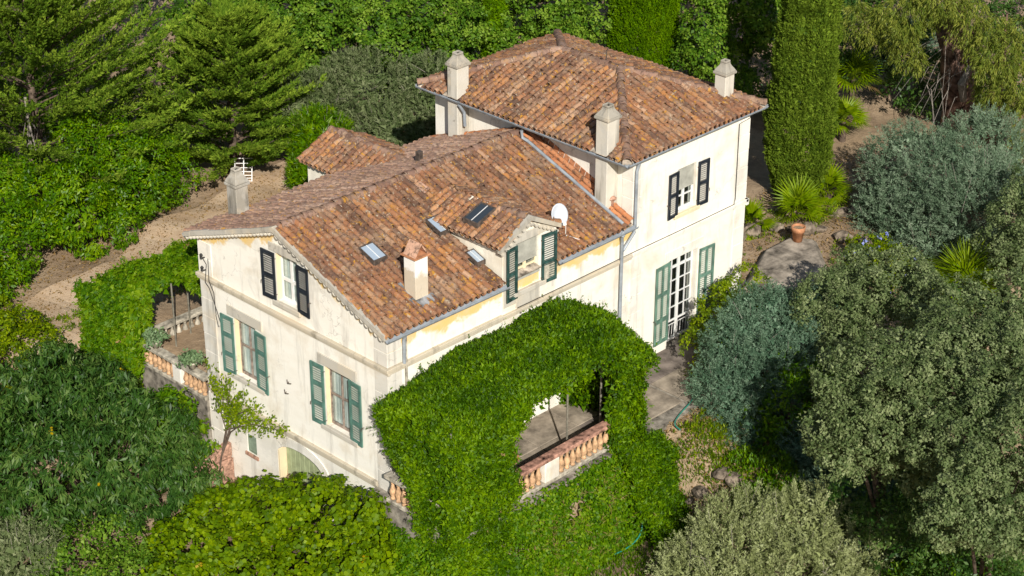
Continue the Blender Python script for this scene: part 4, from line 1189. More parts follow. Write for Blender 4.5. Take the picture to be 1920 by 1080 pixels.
b = MB(); n_ = len(wl); cxy = (sum(p[0] for p in wl) / n_, sum(p[1] for p in wl) / n_)
b.add([(x, y, 2.2) for x, y in wl] + [(x, y, 2.72 + .04 * math.sin(x * 5)) for x, y in wl] + [(cxy[0] + (x - cxy[0]) * .8, cxy[1] + (y - cxy[1]) * .8, 2.98 + .05 * math.sin(y * 7)) for x, y in wl],
      [(i, (i + 1) % n_, n_ + (i + 1) % n_, n_ + i) for i in range(n_)] + [(n_ + i, n_ + (i + 1) % n_, 2 * n_ + (i + 1) % n_, 2 * n_ + i) for i in range(n_)] + [tuple(range(2 * n_, 3 * n_))])
tag(bevel(b.build('concrete_platform', M['asphalt'], None), .05, 2), 'low weathered concrete platform carrying the flowerpot right of the villa', 'platform')
for i, (x, y, s) in enumerate(((8.2, 15.4, .45), (8.6, 15.6, .35))):
    o = bpy.data.objects.new('boulder', ROCKS[i]); COL.objects.link(o)
    o.matrix_basis = Matrix.Translation((x - 4.5, y - 1.6, 2.75)) @ Matrix.Diagonal((s, s, s, 1))
    tag(o, ('larger' if i == 0 else 'smaller') + ' brown boulder beside the left creeper', 'boulder', 'boulders by the left creeper')
b = MB(); b.box(.9, 1.45, -3.42, -3.0, -.4, 1.15); o = bevel(b.build('garden_pier', M['wallstone'], None), .03); tag(o, 'stained grey masonry pier poking out of the ivy bank', 'pier')
b = MB(); b.prism([(-.72, -.4), (-.12, -.4), (-.12, 1.1), (-.3, 1.5), (-.6, 1.3)], 0, -.9, -.15)
b = MB(lambda x, y, z: (x, y, z)); b.box(-1.5, -.05, 6.95, 7.35, -.4, .75); b.prism([(-1.5, .751), (-.05, .751), (-.05, 1.25)], 1, 7.0, 7.3)
tag(bevel(b.build('rubble_wall', M['brick'], None), .04), 'broken reddish rubble wall against the gable foot', 'wall')

# ================================================================== vegetation
def unit(a): return a / np.maximum(np.linalg.norm(a, axis=-1, keepdims=True), 1e-9)
def leaf_object(name, P, D, Nn, L, W, tint, mat, parent, shape=4):
    P, D, Nn = np.asarray(P), unit(np.asarray(D)), np.asarray(Nn)
    L = np.broadcast_to(np.asarray(L, float), (len(P),))[:, None]; W = np.broadcast_to(np.asarray(W, float), (len(P),))[:, None]
    Sd = unit(np.cross(D, Nn)); U = np.cross(Sd, D)
    if shape == 4:
        V = np.stack([P, P + D * L * .45 + Sd * W * .5, P + D * L - U * L * .12, P + D * L * .45 - Sd * W * .5], 1)
    elif shape == 6:
        V = np.stack([P, P + D * L * .25 + Sd * W * .45, P + D * L * .65 + Sd * W * .42, P + D * L - U * L * .1, P + D * L * .65 - Sd * W * .42, P + D * L * .25 - Sd * W * .45], 1)
    else:
        V = np.stack([P - Sd * W * .62, P + Sd * W * .62 + D * L * .15, P + D * L], 1)
    k = V.shape[1]; n = len(P)
    me = bpy.data.meshes.new(name)
    me.vertices.add(n * k); me.vertices.foreach_set('co', np.ascontiguousarray(V, np.float32).reshape(-1))
    me.loops.add(n * k); me.loops.foreach_set('vertex_index', np.arange(n * k, dtype=np.int32))
    me.polygons.add(n); me.polygons.foreach_set('loop_start', np.arange(0, n * k, k, dtype=np.int32))
    me.update(calc_edges=True)
    a = me.attributes.new('tint', 'FLOAT', 'FACE'); a.data.foreach_set('value', np.clip(tint, 0, 1).astype(np.float32))
    return link(name, me, mat, parent)

def facing(p, n, lim=-.35):
    return (n * unit(CAM - p)).sum(1) > lim
def lump(p, s, rng_off):
    q = p * s + rng_off
    return (np.sin(q[:, 0] * 1.7 + np.sin(q[:, 1] * 1.3)) + np.sin(q[:, 1] * 2.1 + np.sin(q[:, 2] * 1.7)) + np.sin(q[:, 2] * 1.9 + np.sin(q[:, 0] * 1.1))) / 3
def on_blobs(blobs, n, g, amp=.12, freq=1.6, zmin=None, lim=-.35):
    B = np.array(blobs, float); A = (B[:, 3] * B[:, 4] + B[:, 3] * B[:, 5] + B[:, 4] * B[:, 5]) ** 1.0
    k = g.choice(len(B), int(n * 4.5), p=A / A.sum()); d = unit(g.normal(size=(len(k), 3)))
    c, r = B[k, :3], B[k, 3:]
    nn = unit(d / r); p = c + d * r
    p = p + nn * (lump(p, freq, g.uniform(0, 9, 3)) * amp * r.mean(1))[:, None]
    ok = facing(p, nn, lim)
    for j in range(len(B)):
        q = ((p - B[j, :3]) / (B[j, 3:] * .86)); ok &= ~(((q ** 2).sum(1) < 1) & (k != j))
    if zmin is not None: ok &= p[:, 2] > zmin
    i = np.nonzero(ok)[0][:n]
    return p[i], nn[i]
def clump_leaves(C, Nn, rc, per, g, L, W, droop=0., upright=.0, size_j=.3, flat=.8, tint_j=(.22, .2), face=.9):
    n = len(C); idx = np.repeat(np.arange(n), per); m = len(idx)
    off = unit(g.normal(size=(m, 3))) * (g.random((m, 1)) ** .45)
    rcj = rc * g.uniform(.6, 1.35, n)
    nz = Nn[idx]; off = off - nz * ((off * nz).sum(1, keepdims=True)) * (1 - flat)
    P = C[idx] + off * rcj[idx][:, None]
    out = unit(off * .8 + nz * .7)
    rnd = g.normal(size=(m, 3))
    N2 = unit(out * face + np.array([0, 0, .35]) + rnd * .45)
    D = unit(np.cross(N2, unit(g.normal(size=(m, 3)))) + out * .25 + np.array([0, 0, -droop + upright]))
    Lj = L * (1 + g.normal(0, size_j, m)).clip(.45, 1.5)
    tint = .5 + g.normal(0, tint_j[0], n)[idx] + g.normal(0, tint_j[1], m)
    return P, D, N2, Lj, W * Lj / L, tint
def shoots(B, D, Ln, per, g, L, W, spread=.6, curve=(0, 0, 0), thick=.05, tint_j=(.2, .16), tip=.25):
    """feathery shoots: small leaves set along curved twigs"""
    n = len(B); idx = np.repeat(np.arange(n), per); m = len(idx)
    t = g.random(m) ** .85; Ln = np.broadcast_to(Ln, (n,))
    cv = np.asarray(curve, float)
    pos = B[idx] + D[idx] * (t * Ln[idx])[:, None] + cv * (t * t * Ln[idx])[:, None]
    tan = unit(D[idx] + 2 * cv * t[:, None])
    rd = g.normal(size=(m, 3)); rd = unit(rd - tan * (rd * tan).sum(1, keepdims=True))
    pos = pos + rd * (thick * (1 - .7 * t) * g.random(m))[:, None]
    dr = unit(tan + rd * spread)
    N2 = unit(np.cross(dr, g.normal(size=(m, 3))))
    Lj = L * g.uniform(.6, 1.3, m) * (1 - tip * t)
    tint = .42 + .22 * t + g.normal(0, tint_j[0], n)[idx] + g.normal(0, tint_j[1], m)
    return pos, dr, N2, Lj, W * Lj / L, tint
def cat(parts): return [np.concatenate([p[i] for p in parts]) for i in range(6)]

def trunk(name, base, top, r, parent, limbs=(), mat='bark', bend=.15):
    b = MB(); base, top = Vector(base), Vector(top); rg = random.Random(int(abs(base.x * 37 + base.y * 91)) + 1)
    pts = [base.lerp(top, i / 6) + Vector((rg.uniform(-bend, bend), rg.uniform(-bend, bend), 0)) * (0 < i) for i in range(7)]
    b.tube(pts, [r * (1.35 if i == 0 else 1 - .11 * i) for i in range(7)], 9)
    for e in limbs:
        s = pts[rg.choice((2, 3, 4))]; e = Vector(e); mid = s.lerp(e, .5) + Vector((0, 0, .15))
        b.tube([s, mid, e], [r * .5, r * .34, r * .14], 6)
    return b.build(name, M[mat], parent, True)

SEED = [100]
def rngn():
    SEED[0] += 1; return np.random.default_rng(SEED[0])
LD = .84
def subdivide(B, g, k=13, ratio=.42, core=.64):
    out = []
    for b in B:
        m = int(k * max(1, (b[3] / 1.2) ** 1.4)); dirs = []
        for d in unit(g.normal(size=(m * 6, 3))):
            if d[2] < -.55: continue
            if all(d @ e < 1 - .9 / m * 1.7 for e in dirs): dirs.append(d)
            if len(dirs) >= m: break
        for d in dirs:
            r = b[3:] * ratio * g.uniform(.5, 1.45); c = b[:3] + d * (b[3:] * g.uniform(.70, 1.08) - r * .35)
            out.append([*c, *r])
        out.append([*b[:3], *(b[3:] * core)])
    return np.array(out)
def broad(name, label, catg, blobs, leaf, base=None, sub=13, ratio=.42, core=.64, inn=.74, dens=330, L=.11, W=.06, rc=.28, per=46, amp=.14, freq=1.6, droop=.1, upright=0., zmin=None, shape=4, group=None, inner=True, r=.14, flat=.8, extra=None, lim=-.35, kind='crown', stem='trunk'):
    g = rngn(); B = np.array(blobs, float)
    bc = B[:, :3].mean(0)
    if base is None: base = (bc[0], bc[1], float(height(bc[0], bc[1])))
    t = thing(name, label, catg, base, group)
    area = sum(4 * math.pi * ((b[3] * b[4] + b[3] * b[5] + b[4] * b[5]) / 3) for b in B)
    nC = max(12, int(area * dens * LD / per * .72))
    B0 = B; BS = subdivide(B, g, sub, ratio, core) if sub else B
    C, Nn = on_blobs(BS, nC, g, amp, freq, zmin, lim)
    parts = [clump_leaves(C, Nn, rc, per, g, L, W, droop, upright, flat=flat)]
    if inner:
        B2 = B.copy(); B2[:, 3:] *= inn
        C2, N2 = on_blobs(B2, nC // 3, g, amp, freq, zmin, lim)
        parts.append(clump_leaves(C2, N2, rc * 1.25, per // 3, g, L * 1.4, W * 1.5, droop))
    P = cat(parts)
    leaf_object(kind, *P, LEAF[leaf], t, shape)
    trunk(stem, (base[0], base[1], base[2] - .2), (bc[0], bc[1], bc[2]), r, t, [tuple(b[:3]) for b in B[:6]])
    if extra:
        lf, fr, s_ = extra
        k = max(4, int(len(C) * fr)); C3 = C[:k] + Nn[:k] * rc * .9
        pp = clump_leaves(C3, Nn[:k], .10, 7, g, s_, s_ * .8)
        leaf_object('blossom' if lf in ('blue', 'pink') else 'yellowed_leaves', *pp, LEAF[lf], t)
    return t
def feather(name, label, catg, blobs, leaf, base=None, dens=26, ln=.75, per=42, L=.085, W=.022, up=.6, out=.7, curve=(0, 0, -.1), spread=.7, thick=.06, amp=.15, freq=1.5, zmin=None, group=None, r=.10, lim=-.35, jit=.35, twigs=True, kind='crown', stem='trunk'):
    g = rngn(); B = np.array(blobs, float); bc = B[:, :3].mean(0)
    if base is None: base = (bc[0], bc[1], float(height(bc[0], bc[1])))
    t = thing(name, label, catg, base, group)
    area = sum(4 * math.pi * ((b[3] * b[4] + b[3] * b[5] + b[4] * b[5]) / 3) for b in B)
    n = max(30, int(area * dens * .6))
    p, nn = on_blobs(B, n, g, amp, freq, zmin, lim)
    D = unit(nn * out + np.array([0, 0, up]) + g.normal(size=p.shape) * jit)
    Ln = ln * g.uniform(.55, 1.3, len(p))
    st = p - D * Ln[:, None] * .62
    parts = [shoots(st, D, Ln, per, g, L, W, spread, curve, thick)]
    B2 = B.copy(); B2[:, 3:] *= .74
    p2, n2 = on_blobs(B2, n // 3, g, amp, freq, zmin, lim)
    parts.append(clump_leaves(p2, n2, .3, 30, g, L * 1.5, W * 2.6))
    leaf_object(kind, *cat(parts), LEAF[leaf], t, 3)
    trunk(stem, (base[0], base[1], base[2] - .2), tuple(bc), r, t, [tuple(b[:3]) for b in B[:5]])
    if twigs:
        k = min(len(p), 60); tb = MB()
        for i in range(k): tb.tube([tuple(st[i]), tuple(st[i] + D[i] * Ln[i] * .9)], [.012, .004], 4, False)
        tag(tb.build('twigs', M['dead'], t), kind='stuff')
    return t

def conifer(name, label, base, H, R, nb, leaf='cyp', zb=.05, seed=0, lean=(0, 0), side=0.):
    g = np.random.default_rng(500 + seed); base = np.array(base, float)
    t = thing(name, label, 'conifer', tuple(base), 'monterey cypresses')
    hfrac = zb + (1 - zb) * g.random(nb) ** 1.15
    az = g.uniform(0, 2 * math.pi, nb)
    dh = np.stack([np.cos(az), np.sin(az), np.zeros(nb)], 1)
    camh = unit((CAM - base)[None, :] * np.array([1, 1, 0]))[0]
    keep = (dh @ camh > -.75) | (hfrac > .6); hfrac, az, dh = hfrac[keep], az[keep], dh[keep]; nb = len(az)
    prof = np.minimum(1, (1 - hfrac) * 1.05 + .10) ** .75 * np.minimum(1, .55 + hfrac * 1.6)
    Ln = R * prof * g.uniform(.75, 1.15, nb)
    el = np.radians(g.uniform(2, 26, nb) + 26 * hfrac)
    D = dh * np.cos(el)[:, None] + np.array([0, 0, 1]) * np.sin(el)[:, None]
    st = base + np.array([0, 0, 1]) * (H * hfrac)[:, None] + np.array([lean[0], lean[1], 0]) * hfrac[:, None]
    # secondary sprays in two fans either side of each branch
    K = 24
    s = np.tile(np.linspace(.22, 1.0, K), nb) + g.normal(0, .03, nb * K); i = np.repeat(np.arange(nb), K)
    droop = np.array([0, 0, .10])
    p = st[i] + D[i] * (s * Ln[i])[:, None] + droop * (s * s * Ln[i])[:, None]
    tan = unit(D[i] + 2 * droop * s[:, None])
    sd = unit(np.cross(tan, np.array([0, 0, 1.0]))) * np.where(g.random(nb * K) < .5, -1, 1)[:, None]
    d2 = unit(tan * .95 + sd * g.uniform(.1, .75, (nb * K, 1)) + np.array([0, 0, .20]) + g.normal(0, .10, (nb * K, 3)))
    L2 = Ln[i] * .21 * (1.15 - .6 * s) * g.uniform(.6, 1.3, nb * K) + .14
    P = shoots(p, d2, L2, 22, g, .16, .06, .6, (0, 0, .06), .08, (.17, .15)); P = list(P); P[5] = P[5] + np.repeat(.35 * (s - .65) + g.normal(0, .12, nb)[i], 22)
    leaf_object('crown', *P, LEAF[leaf], t, 3)
    trunk('trunk', (base[0], base[1], base[2] - .3), (base[0] + lean[0], base[1] + lean[1], base[2] + H * .93), .20, t, bend=.05)
    b = MB()
    for k in range(0, nb, 2): b.tube([tuple(st[k]), tuple(st[k] + D[k] * Ln[k] * .5 + droop * Ln[k] * .25), tuple(st[k] + D[k] * Ln[k] * .9 + droop * Ln[k] * .81)], [.035, .022, .008], 4, False)
    b.build('branches', M['bark'], t)
    return t

def column(name, label, base, H, R, leaf, prof, nsh, catg='cypress', L=.10, W=.042, amp=.07, fl=1.0, lngt=.34, squish=(1, 1)):
    g = rngn(); t = thing(name, label, catg, base)
    def samp(n, k):
        h = g.random(int(n * 2.2)); a = g.uniform(0, 2 * math.pi, len(h))
        r = R * np.interp(h, *zip(*prof)) * k
        d = np.stack([np.cos(a) * squish[0], np.sin(a) * squish[1], np.zeros(len(h))], 1)
        p = np.array(base) + d * r[:, None] + np.array([0, 0, 1]) * (h * H)[:, None]
        p = p + d * (lump(p * np.array([1, 1, .45]), 2.2, np.array([3., 1, 2])) * amp + lump(p * np.array([1, 1, .4]), 7.0, np.array([1., 5, 2])) * amp * .7 + lump(p * np.array([1, 1, .5]), 15.0, np.array([1., 5, 2])) * amp * .35)[:, None]
        nn = unit(d + np.array([0, 0, .12])); i = np.nonzero(facing(p, nn, -.3))[0][:n]; return p[i], nn[i]
    p, nn = samp(nsh, 1.0)
    D = unit(nn * .55 + np.array([0, 0, 1.0]) * fl + g.normal(0, .22, p.shape)); Ln = lngt * g.uniform(.6, 1.3, len(p))
    P1 = shoots(p - D * Ln[:, None] * .6, D, Ln, 15, g, L, W, .65, (0, 0, 0), .05, (.16, .14))
    p2, n2 = samp(nsh // 2, .84)
    P1[5][:] = P1[5] + .25 * lump(P1[0] * np.array([1, 1, .5]), 2.5, np.array([2., 1., 6.]))
    P2 = clump_leaves(p2, n2, .16, 14, g, L * 1.4, W * 1.8)
    leaf_object('crown', *cat([P1, P2]), LEAF[leaf], t, 3)
    trunk('trunk', (base[0], base[1], base[2] - .2), (base[0], base[1], base[2] + H * .9), .13, t, bend=.02)
    return t

FR = {}
def frond_mesh(R, nbl, arc, stem, leaf):
    key = (R, nbl, arc, stem, leaf)
    if key in FR: return FR[key]
    g = np.random.default_rng(3); v, f = [], []
    n = 3
    for (x, z) in ((0, 0), (stem, .0)):
        for s_ in (-.012, .012): v.append((x, s_, z))
    f.append((0, 2, 3, 1))
    for i in range(nbl):
        a = math.radians(-arc / 2 + arc * i / (nbl - 1)); L_ = R * (1 - .25 * (abs(a) / math.radians(arc / 2)) ** 2) * g.uniform(.9, 1.08)
        dx, dy = math.cos(a), math.sin(a); wx, wy = -dy * .030, dx * .030; k = len(v)
        dz = -.10 * L_ - g.uniform(0, .1) * L_
        v += [(stem, 0, 0), (stem + dx * L_ * .5 + wx, dy * L_ * .5 + wy, .02), (stem + dx * L_ * .5 - wx, dy * L_ * .5 - wy, .02), (stem + dx * L_, dy * L_, dz)]
        f += [(k, k + 1, k + 3, k + 2)]
    me = bpy.data.meshes.new('frond'); me.from_pydata(v, [], f); me.materials.append(LEAF[leaf])
    a = me.attributes.new('tint', 'FLOAT', 'FACE'); a.data.foreach_set('value', np.clip(g.normal(.5, .2, len(f)), 0, 1).astype(np.float32))
    FR[key] = me; return me
def fan_palm(label, x, y, z, th, R, n, leaf='palm', stem=.45, group='fan palms'):
    g = random.Random(int(x * 13 + y * 7)); zg = float(height(x, y)) if z is None else z
    t = thing('fan_palm', label, 'palm', (x, y, zg), group)
    b = MB(); b.tube([(x, y, zg - .1), (x, y, zg + th * .5), (x + .03, y, zg + th)], [.13, .12, .10], 8); b.build('trunk', M['bark'], t)
    me = frond_mesh(R, 19, 200, stem, leaf); dry = frond_mesh(R * .9, 15, 150, stem, 'dry')
    for i in range(n):
        az = i * 2.399 + g.uniform(-.2, .2); f_ = i / n; el = math.radians(80 - 95 * f_ + g.uniform(-8, 8))
        s = g.uniform(.85, 1.15)
        o = bpy.data.objects.new('frond', dry if f_ > .9 and th > .6 else me); COL.objects.link(o); adopt(o, t)
        o.matrix_basis = Matrix.Translation((x, y, zg + th)) @ Matrix.Rotation(az, 4, 'Z') @ Matrix.Rotation(-el, 4, 'Y') @ Matrix.Rotation(g.uniform(-.5, .5), 4, 'X') @ Matrix.Diagonal((s, s, s, 1))
    return t

# ------------------------------------------------------------------ creepers on the pergolas
def creeper(label, base, C, Nn, leaf, poles, L=.125, W=.07, rc=.20, per=30, droop=.5, name='creeper_pergola', tr=.03, up_=0.):
    g = rngn(); t = thing(name, label, 'creeper', base)
    P1 = clump_leaves(C, Nn, rc, per, g, L, W, droop, up_, size_j=.45, flat=.65, tint_j=(.22, .22))
    k = len(C) // 3
    P2 = clump_leaves(C[:k] - Nn[:k] * .24, Nn[:k], rc * 1.3, per // 2, g, L * 1.5, W * 1.9, droop)
    # loose shoots sticking out
    j = g.choice(len(C), max(10, len(C) // 6), replace=False)
    D = unit(Nn[j] * .6 + np.array([0, 0, .5]) + g.normal(0, .4, (len(j), 3)))
    P3 = shoots(C[j], D, .46 * g.uniform(.5, 1.3, len(j)), 14, g, L * .9, W * .9, .8, (0, 0, -.2), .03)
    PP = cat([P1, P2, P3]); PP[5] = PP[5] + .28 * lump(PP[0], 1.7, np.array([5., 3., 8.])) + .12 * lump(PP[0], 5., np.array([1., 3., 2.]))
    leaf_object('foliage', *PP, LEAF[leaf], t, 3)
    j = g.choice(len(C), 14, replace=False)
    leaf_object('dead_sprigs', *shoots(C[j], unit(Nn[j] + g.normal(0, .5, (len(j), 3))), .35, 12, g, L, W * .7, .7, (0, 0, -.1), .04), LEAF['dry'], t)
    for (x, y, z0, z1) in poles:
        b = MB(); b.tube([(x, y, z0), (x, y, z1)], tr, 7); b.build('pole', M['pole'], t)
    return t
g = np.random.default_rng(77)
ZT = lambda x: np.interp(x, [-.5, .5, 2, 3.5, 5, 6.2, 7.1, 7.8], [5.5, 5.72, 6.05, 6.15, 6.25, 6.15, 5.65, 4.9])
def ns(p, s, a): return lump(p, s, np.array([2., 5., 1.])) * a
cs_, ns_ = [], []
def addsurf(P, Nv, amp=.16):
    Nv = np.broadcast_to(np.asarray(Nv, float), P.shape); P = P + Nv * (ns(P, 1.1, amp * 1.5) + ns(P, 2.9, amp * .8) + ns(P, 6.5, amp * .4))[:, None]
    cs_.append(P); ns_.append(unit(Nv + g.normal(0, .12, P.shape)))
n_ = 3300; x = g.uniform(-.5, 7.6, n_); y = g.uniform(-3.0, .0, n_)
z = ZT(x) + .10 - .38 * np.clip((-y - 1.6) / 1.45, 0, 1) ** 2 - .18 * np.clip(1 + y / .5, 0, 1)
addsurf(np.stack([x, y, z], 1), (.0, -.25, .97), .14)
# front drape
n_ = 4800; x = g.uniform(-.5, 6.75, n_); z = g.uniform(-.1, 5.75, n_)
arch = 5.75 - .75 * np.abs((x - 3.8) / 2.1) ** 4 + .12 * np.sin(x * 5.1)
opening = (x > 1.66 + .12 * np.sin(z * 4)) & (x < 5.80 + .1 * np.sin(z * 3.3)) & (z < arch)
ok = ~opening & (z < ZT(x) - .25)
P = np.stack([x, -2.98 - .22 * np.clip((5 - z) / 5, 0, 1) - .12 * np.sin(z * 1.4 + x), z], 1)[ok]
addsurf(P, (0, -.93, .25), .18)
# left end
n_ = 1700; y = g.uniform(-3.1, .0, n_); z = g.uniform(-.1, 5.6, n_)
zmin_ = np.interp(-y, [0, .2, .6, 1.1, 1.5, 1.7], [5.3, 5.0, 4.3, 3.9, 3.6, -.2]); ok = z > zmin_
addsurf(np.stack([np.full(n_, -.40) - .08 * np.sin(y * 2 + z), y, z], 1)[ok], (-.93, 0, .25), .14)
# right end and the tongue that trails down the bank
n_ = 1500; y = g.uniform(-3.1, -.1, n_); z = g.uniform(2.7, 5.2, n_); x = 6.75 + .3 * np.clip((5.2 - z) / 2, 0, 1) * .6 + .45 * np.sin(np.clip((y + 3.1) / 3, 0, 1) * 3.1)
ok = z < ZT(x)
addsurf(np.stack([x, y, z], 1)[ok], (.9, -.25, .3), .16)
n_ = 900; x = g.uniform(5.8, 7.6, n_); s = g.random(n_); y = -3.2 - 1.5 * s; z = 2.75 - 2.5 * s
addsurf(np.stack([x, y, z], 1), (0, -.8, .6), .2)
C, Nn = np.concatenate(cs_), np.concatenate(ns_)
i = g.permutation(len(C)); C, Nn = C[i], Nn[i]; k = facing(C, Nn, -.45)
vt = creeper('huge green creeper smothering the right terrace pergola, with an arched opening', (4.3, -1.5, 2.7), C[k], Nn[k], 'vine',
        [(x, yy, 2.6, 5.75) for x, yy in ((4.62, -2.2), (6.28, -1.95), (7.2, -2.4), (2.0, -2.3), (.4, -2.4), (-.2, -2.6))], L=.088, W=.042, per=36, droop=0., up_=.45, rc=.19)
b = MB()
for yy in (-2.6, -1.4): b.tube([(-.1, yy, 5.35), (7.4, yy, 5.45)], .03, 6)
for x in (.4, 2.2, 4.62, 6.28, 7.3): b.tube([(x, -2.6, 5.40), (x, -.05, 5.5)], .025, 6)
b.build('pergola_bars', M['pole'], vt)
# dead sprig on top
gg = np.random.default_rng(9)
# left creeper
cs_, ns_ = [], []
n_ = 2300; x = g.uniform(-.7, 3.3, n_); y = g.uniform(8.1, 12.6, n_)
ok = (x > 1.45 + .2 * np.sin(y * 2)) | (y > 11.0)
addsurf(np.stack([x, y, 4.98 + .12 * np.sin(y * 1.3) - .3 * np.clip(.1 - x, 0, 1)], 1)[ok], (-.25, -.2, .95), .13)
n_ = 1000; x = g.uniform(-.8, .05, n_); z = g.uniform(2.1, 4.85, n_)
addsurf(np.stack([x, 11.15 + .2 * np.sin(x * 3 + z), z], 1), (-.3, -.9, .3), .13)
n_ = 1200; y = g.uniform(10.8, 13.0, n_); z = g.uniform(1.2, 4.7, n_)
addsurf(np.stack([np.full(n_, -.85), y, z], 1), (-.95, -.1, .25), .14)
n_ = 200; y = g.uniform(8.1, 10.8, n_); z = g.uniform(4.7, 4.95, n_)
addsurf(np.stack([np.full(n_, 1.45), y, z], 1), (-.9, -.1, .4), .10)
C, Nn = np.concatenate(cs_), np.concatenate(ns_); i = g.permutation(len(C)); C, Nn = C[i], Nn[i]; k = facing(C, Nn, -.4)
creeper('bright green creeper over the small left side terrace', (1.4, 11.2, 2.3), C[k], Nn[k], 'ivy',
        [(.92, 10.84, 2.25, 4.8), (1.75, 11.2, 2.25, 4.8), (2.6, 8.4, 2.25, 4.8)], L=.11, W=.07, per=26, tr=.028)

# ivy and weeds on the bank below the balustrade
n_ = 1150; x = g.uniform(1.6, 6.6, n_); s = g.random(n_); y = -3.0 - .85 * s; z = 2.66 - 2.6 * s ** .9
P = np.stack([x, y, z], 1); m_ = (lump(P, 1.5, np.array([4., 2, 7])) > -.62) ; P = P[m_]
Nv = unit(np.broadcast_to(np.array([0, -.8, .55]), P.shape))
gI = rngn(); t = thing('ivy_bank', 'weedy ivy bank with dry patches below the clay balustrade', 'ivy', (4.2, -3.4, 0))
leaf_object('foliage', *clump_leaves(P, Nv, .22, 26, gI, .09, .06, .2), LEAF['ivy'], t, 4)
n_ = 150; x = g.uniform(2.0, 6.4, n_); s = g.random(n_); P = np.stack([x, -3.05 - .9 * s, 2.45 - 2.2 * s], 1)
leaf_object('dry_stems', *shoots(P, unit(gI.normal(size=P.shape) + np.array([0, -.5, .6])), .4, 9, gI, .16, .012, .5), LEAF['dry'], t)
n_ = 700; x = g.uniform(-1.6, 1.6, n_); s = g.random(n_); y = -3.1 - 1.5 * s; z = 1.4 - 1.5 * s
P = np.stack([x, y, z], 1); Nv = unit(np.broadcast_to(np.array([-.2, -.7, .7]), P.shape))
t = thing('ivy_mound', 'dark green ivy mound spreading at the foot of the creeper', 'ivy', (0, -4, 0))
leaf_object('foliage', *clump_leaves(P, Nv, .26, 30, gI, .10, .065, .2), LEAF['vine'], t, 3)
n_ = 520; P = np.stack([g.uniform(-1.5, -.5, n_), g.uniform(-3.2, .25, n_), g.uniform(.1, 1.0, n_)], 1); P[:, 2] += (P[:, 0] + 1.5) * 1.25
t = thing('corner_shrub', 'fresh green shrub at the foot of the near house corner', 'shrub', (-1, -1.5, 0))
leaf_object('foliage', *clump_leaves(P, unit(np.broadcast_to(np.array([-.6, -.3, .7]), P.shape)), .24, 30, gI, .10, .06, .2), LEAF['ivy'], t)
trunk('stem', (-1, -1.5, -.1), (-.8, -1.4, 1.3), .04, t)
# lawn patch
n_ = 14000; x = g.uniform(2.0, 9.5, n_); y = g.uniform(-9.0, -3.5, n_); P = np.stack([x, y, height(x, y)], 1)
D = unit(g.normal(0, .45, P.shape) + np.array([0, 0, 1.0]))
o = leaf_object('grass', P, D, g.normal(size=P.shape), g.uniform(.10, .24, n_), .03, g.normal(.5, .2, n_), LEAF['grass'], None, 3)
tag(o, 'rough green grass in the shaded lower garden', 'grass', kind='stuff')

# climbing rose on the gable
gR = rngn(); t = thing('climbing_rose', 'thin climbing rose trained along the lower moulding of the gable', 'climber', (-.6, 6.9, .0))
b = MB(); tips = []
for (py, pz) in ((7.6, 3.6), (7.1, 3.3), (6.6, 3.5), (6.0, 3.4), (5.5, 3.1), (4.9, 2.95), (4.2, 2.9), (6.3, 2.6)):
    m0 = (-.35, 6.75 + gR.uniform(-.15, .15), 1.9); e = (-.22, py, pz)
    b.tube([(-.75, 7.0 + gR.uniform(-.05, .05), 0), (-.5, 6.95, 1.0), m0, tuple((np.array(m0) + np.array(e)) / 2 + np.array([-.08, 0, .25])), e], [.035, .028, .02, .013, .006], 5); tips.append((m0, e))
b.build('stems', M['bark'], t)
P = []
for m0, e in tips:
    s = gR.uniform(.25, 1.05, 36)[:, None]; P.append(np.array(m0) * (1 - s) + np.array(e) * s + gR.normal(0, .12, (36, 3)) * np.array([.6, 1, 1.1]) + np.array([-.05, 0, .14]))
P = np.concatenate(P); leaf_object('leaves', *clump_leaves(P, unit(np.broadcast_to(np.array([-1., 0, .4]), P.shape)), .11, 8, gR, .075, .05), LEAF['lime'], t)

# ------------------------------------------------------------------ conifers on the left
conifer('monterey_cypress', 'big spreading conifer with sweeping branches filling the top left corner', (4.0, 22.6, 2.6), 9.8, 6.4, 330, seed=1)
conifer('monterey_cypress', 'smaller feathery conifer beside the drive, left of the rear wing', (10.4, 19.9, 2.6), 5.8, 4.0, 220, seed=2)
broad('undergrowth', 'bright green undergrowth between and behind the two conifers', 'shrub', [(7.6, 22.4, 3.6, 1.6, 1.6, 1.2), (8.6, 24.2, 4.2, 1.7, 1.7, 1.4), (6.4, 20.8, 3.4, 1.3, 1.3, 1.0), (6.8, 25.6, 4.6, 1.8, 1.8, 1.5)], 'laurel', dens=200, L=.15, W=.07)
broad('undergrowth', 'green thicket at the top left behind the big conifer', 'shrub', [(8.0, 30.0, 6.0, 2.6, 2.4, 2.4), (4.0, 29.0, 5.5, 2.6, 2.6, 2.2), (11.6, 31.5, 6.4, 2.4, 2.4, 2.2), (0.0, 27.0, 4.6, 2.6, 2.6, 2.0), (-2.0, 23.5, 4.0, 2.0, 2.0, 1.6)], 'bgoak', dens=120, L=.16, W=.09, per=40)
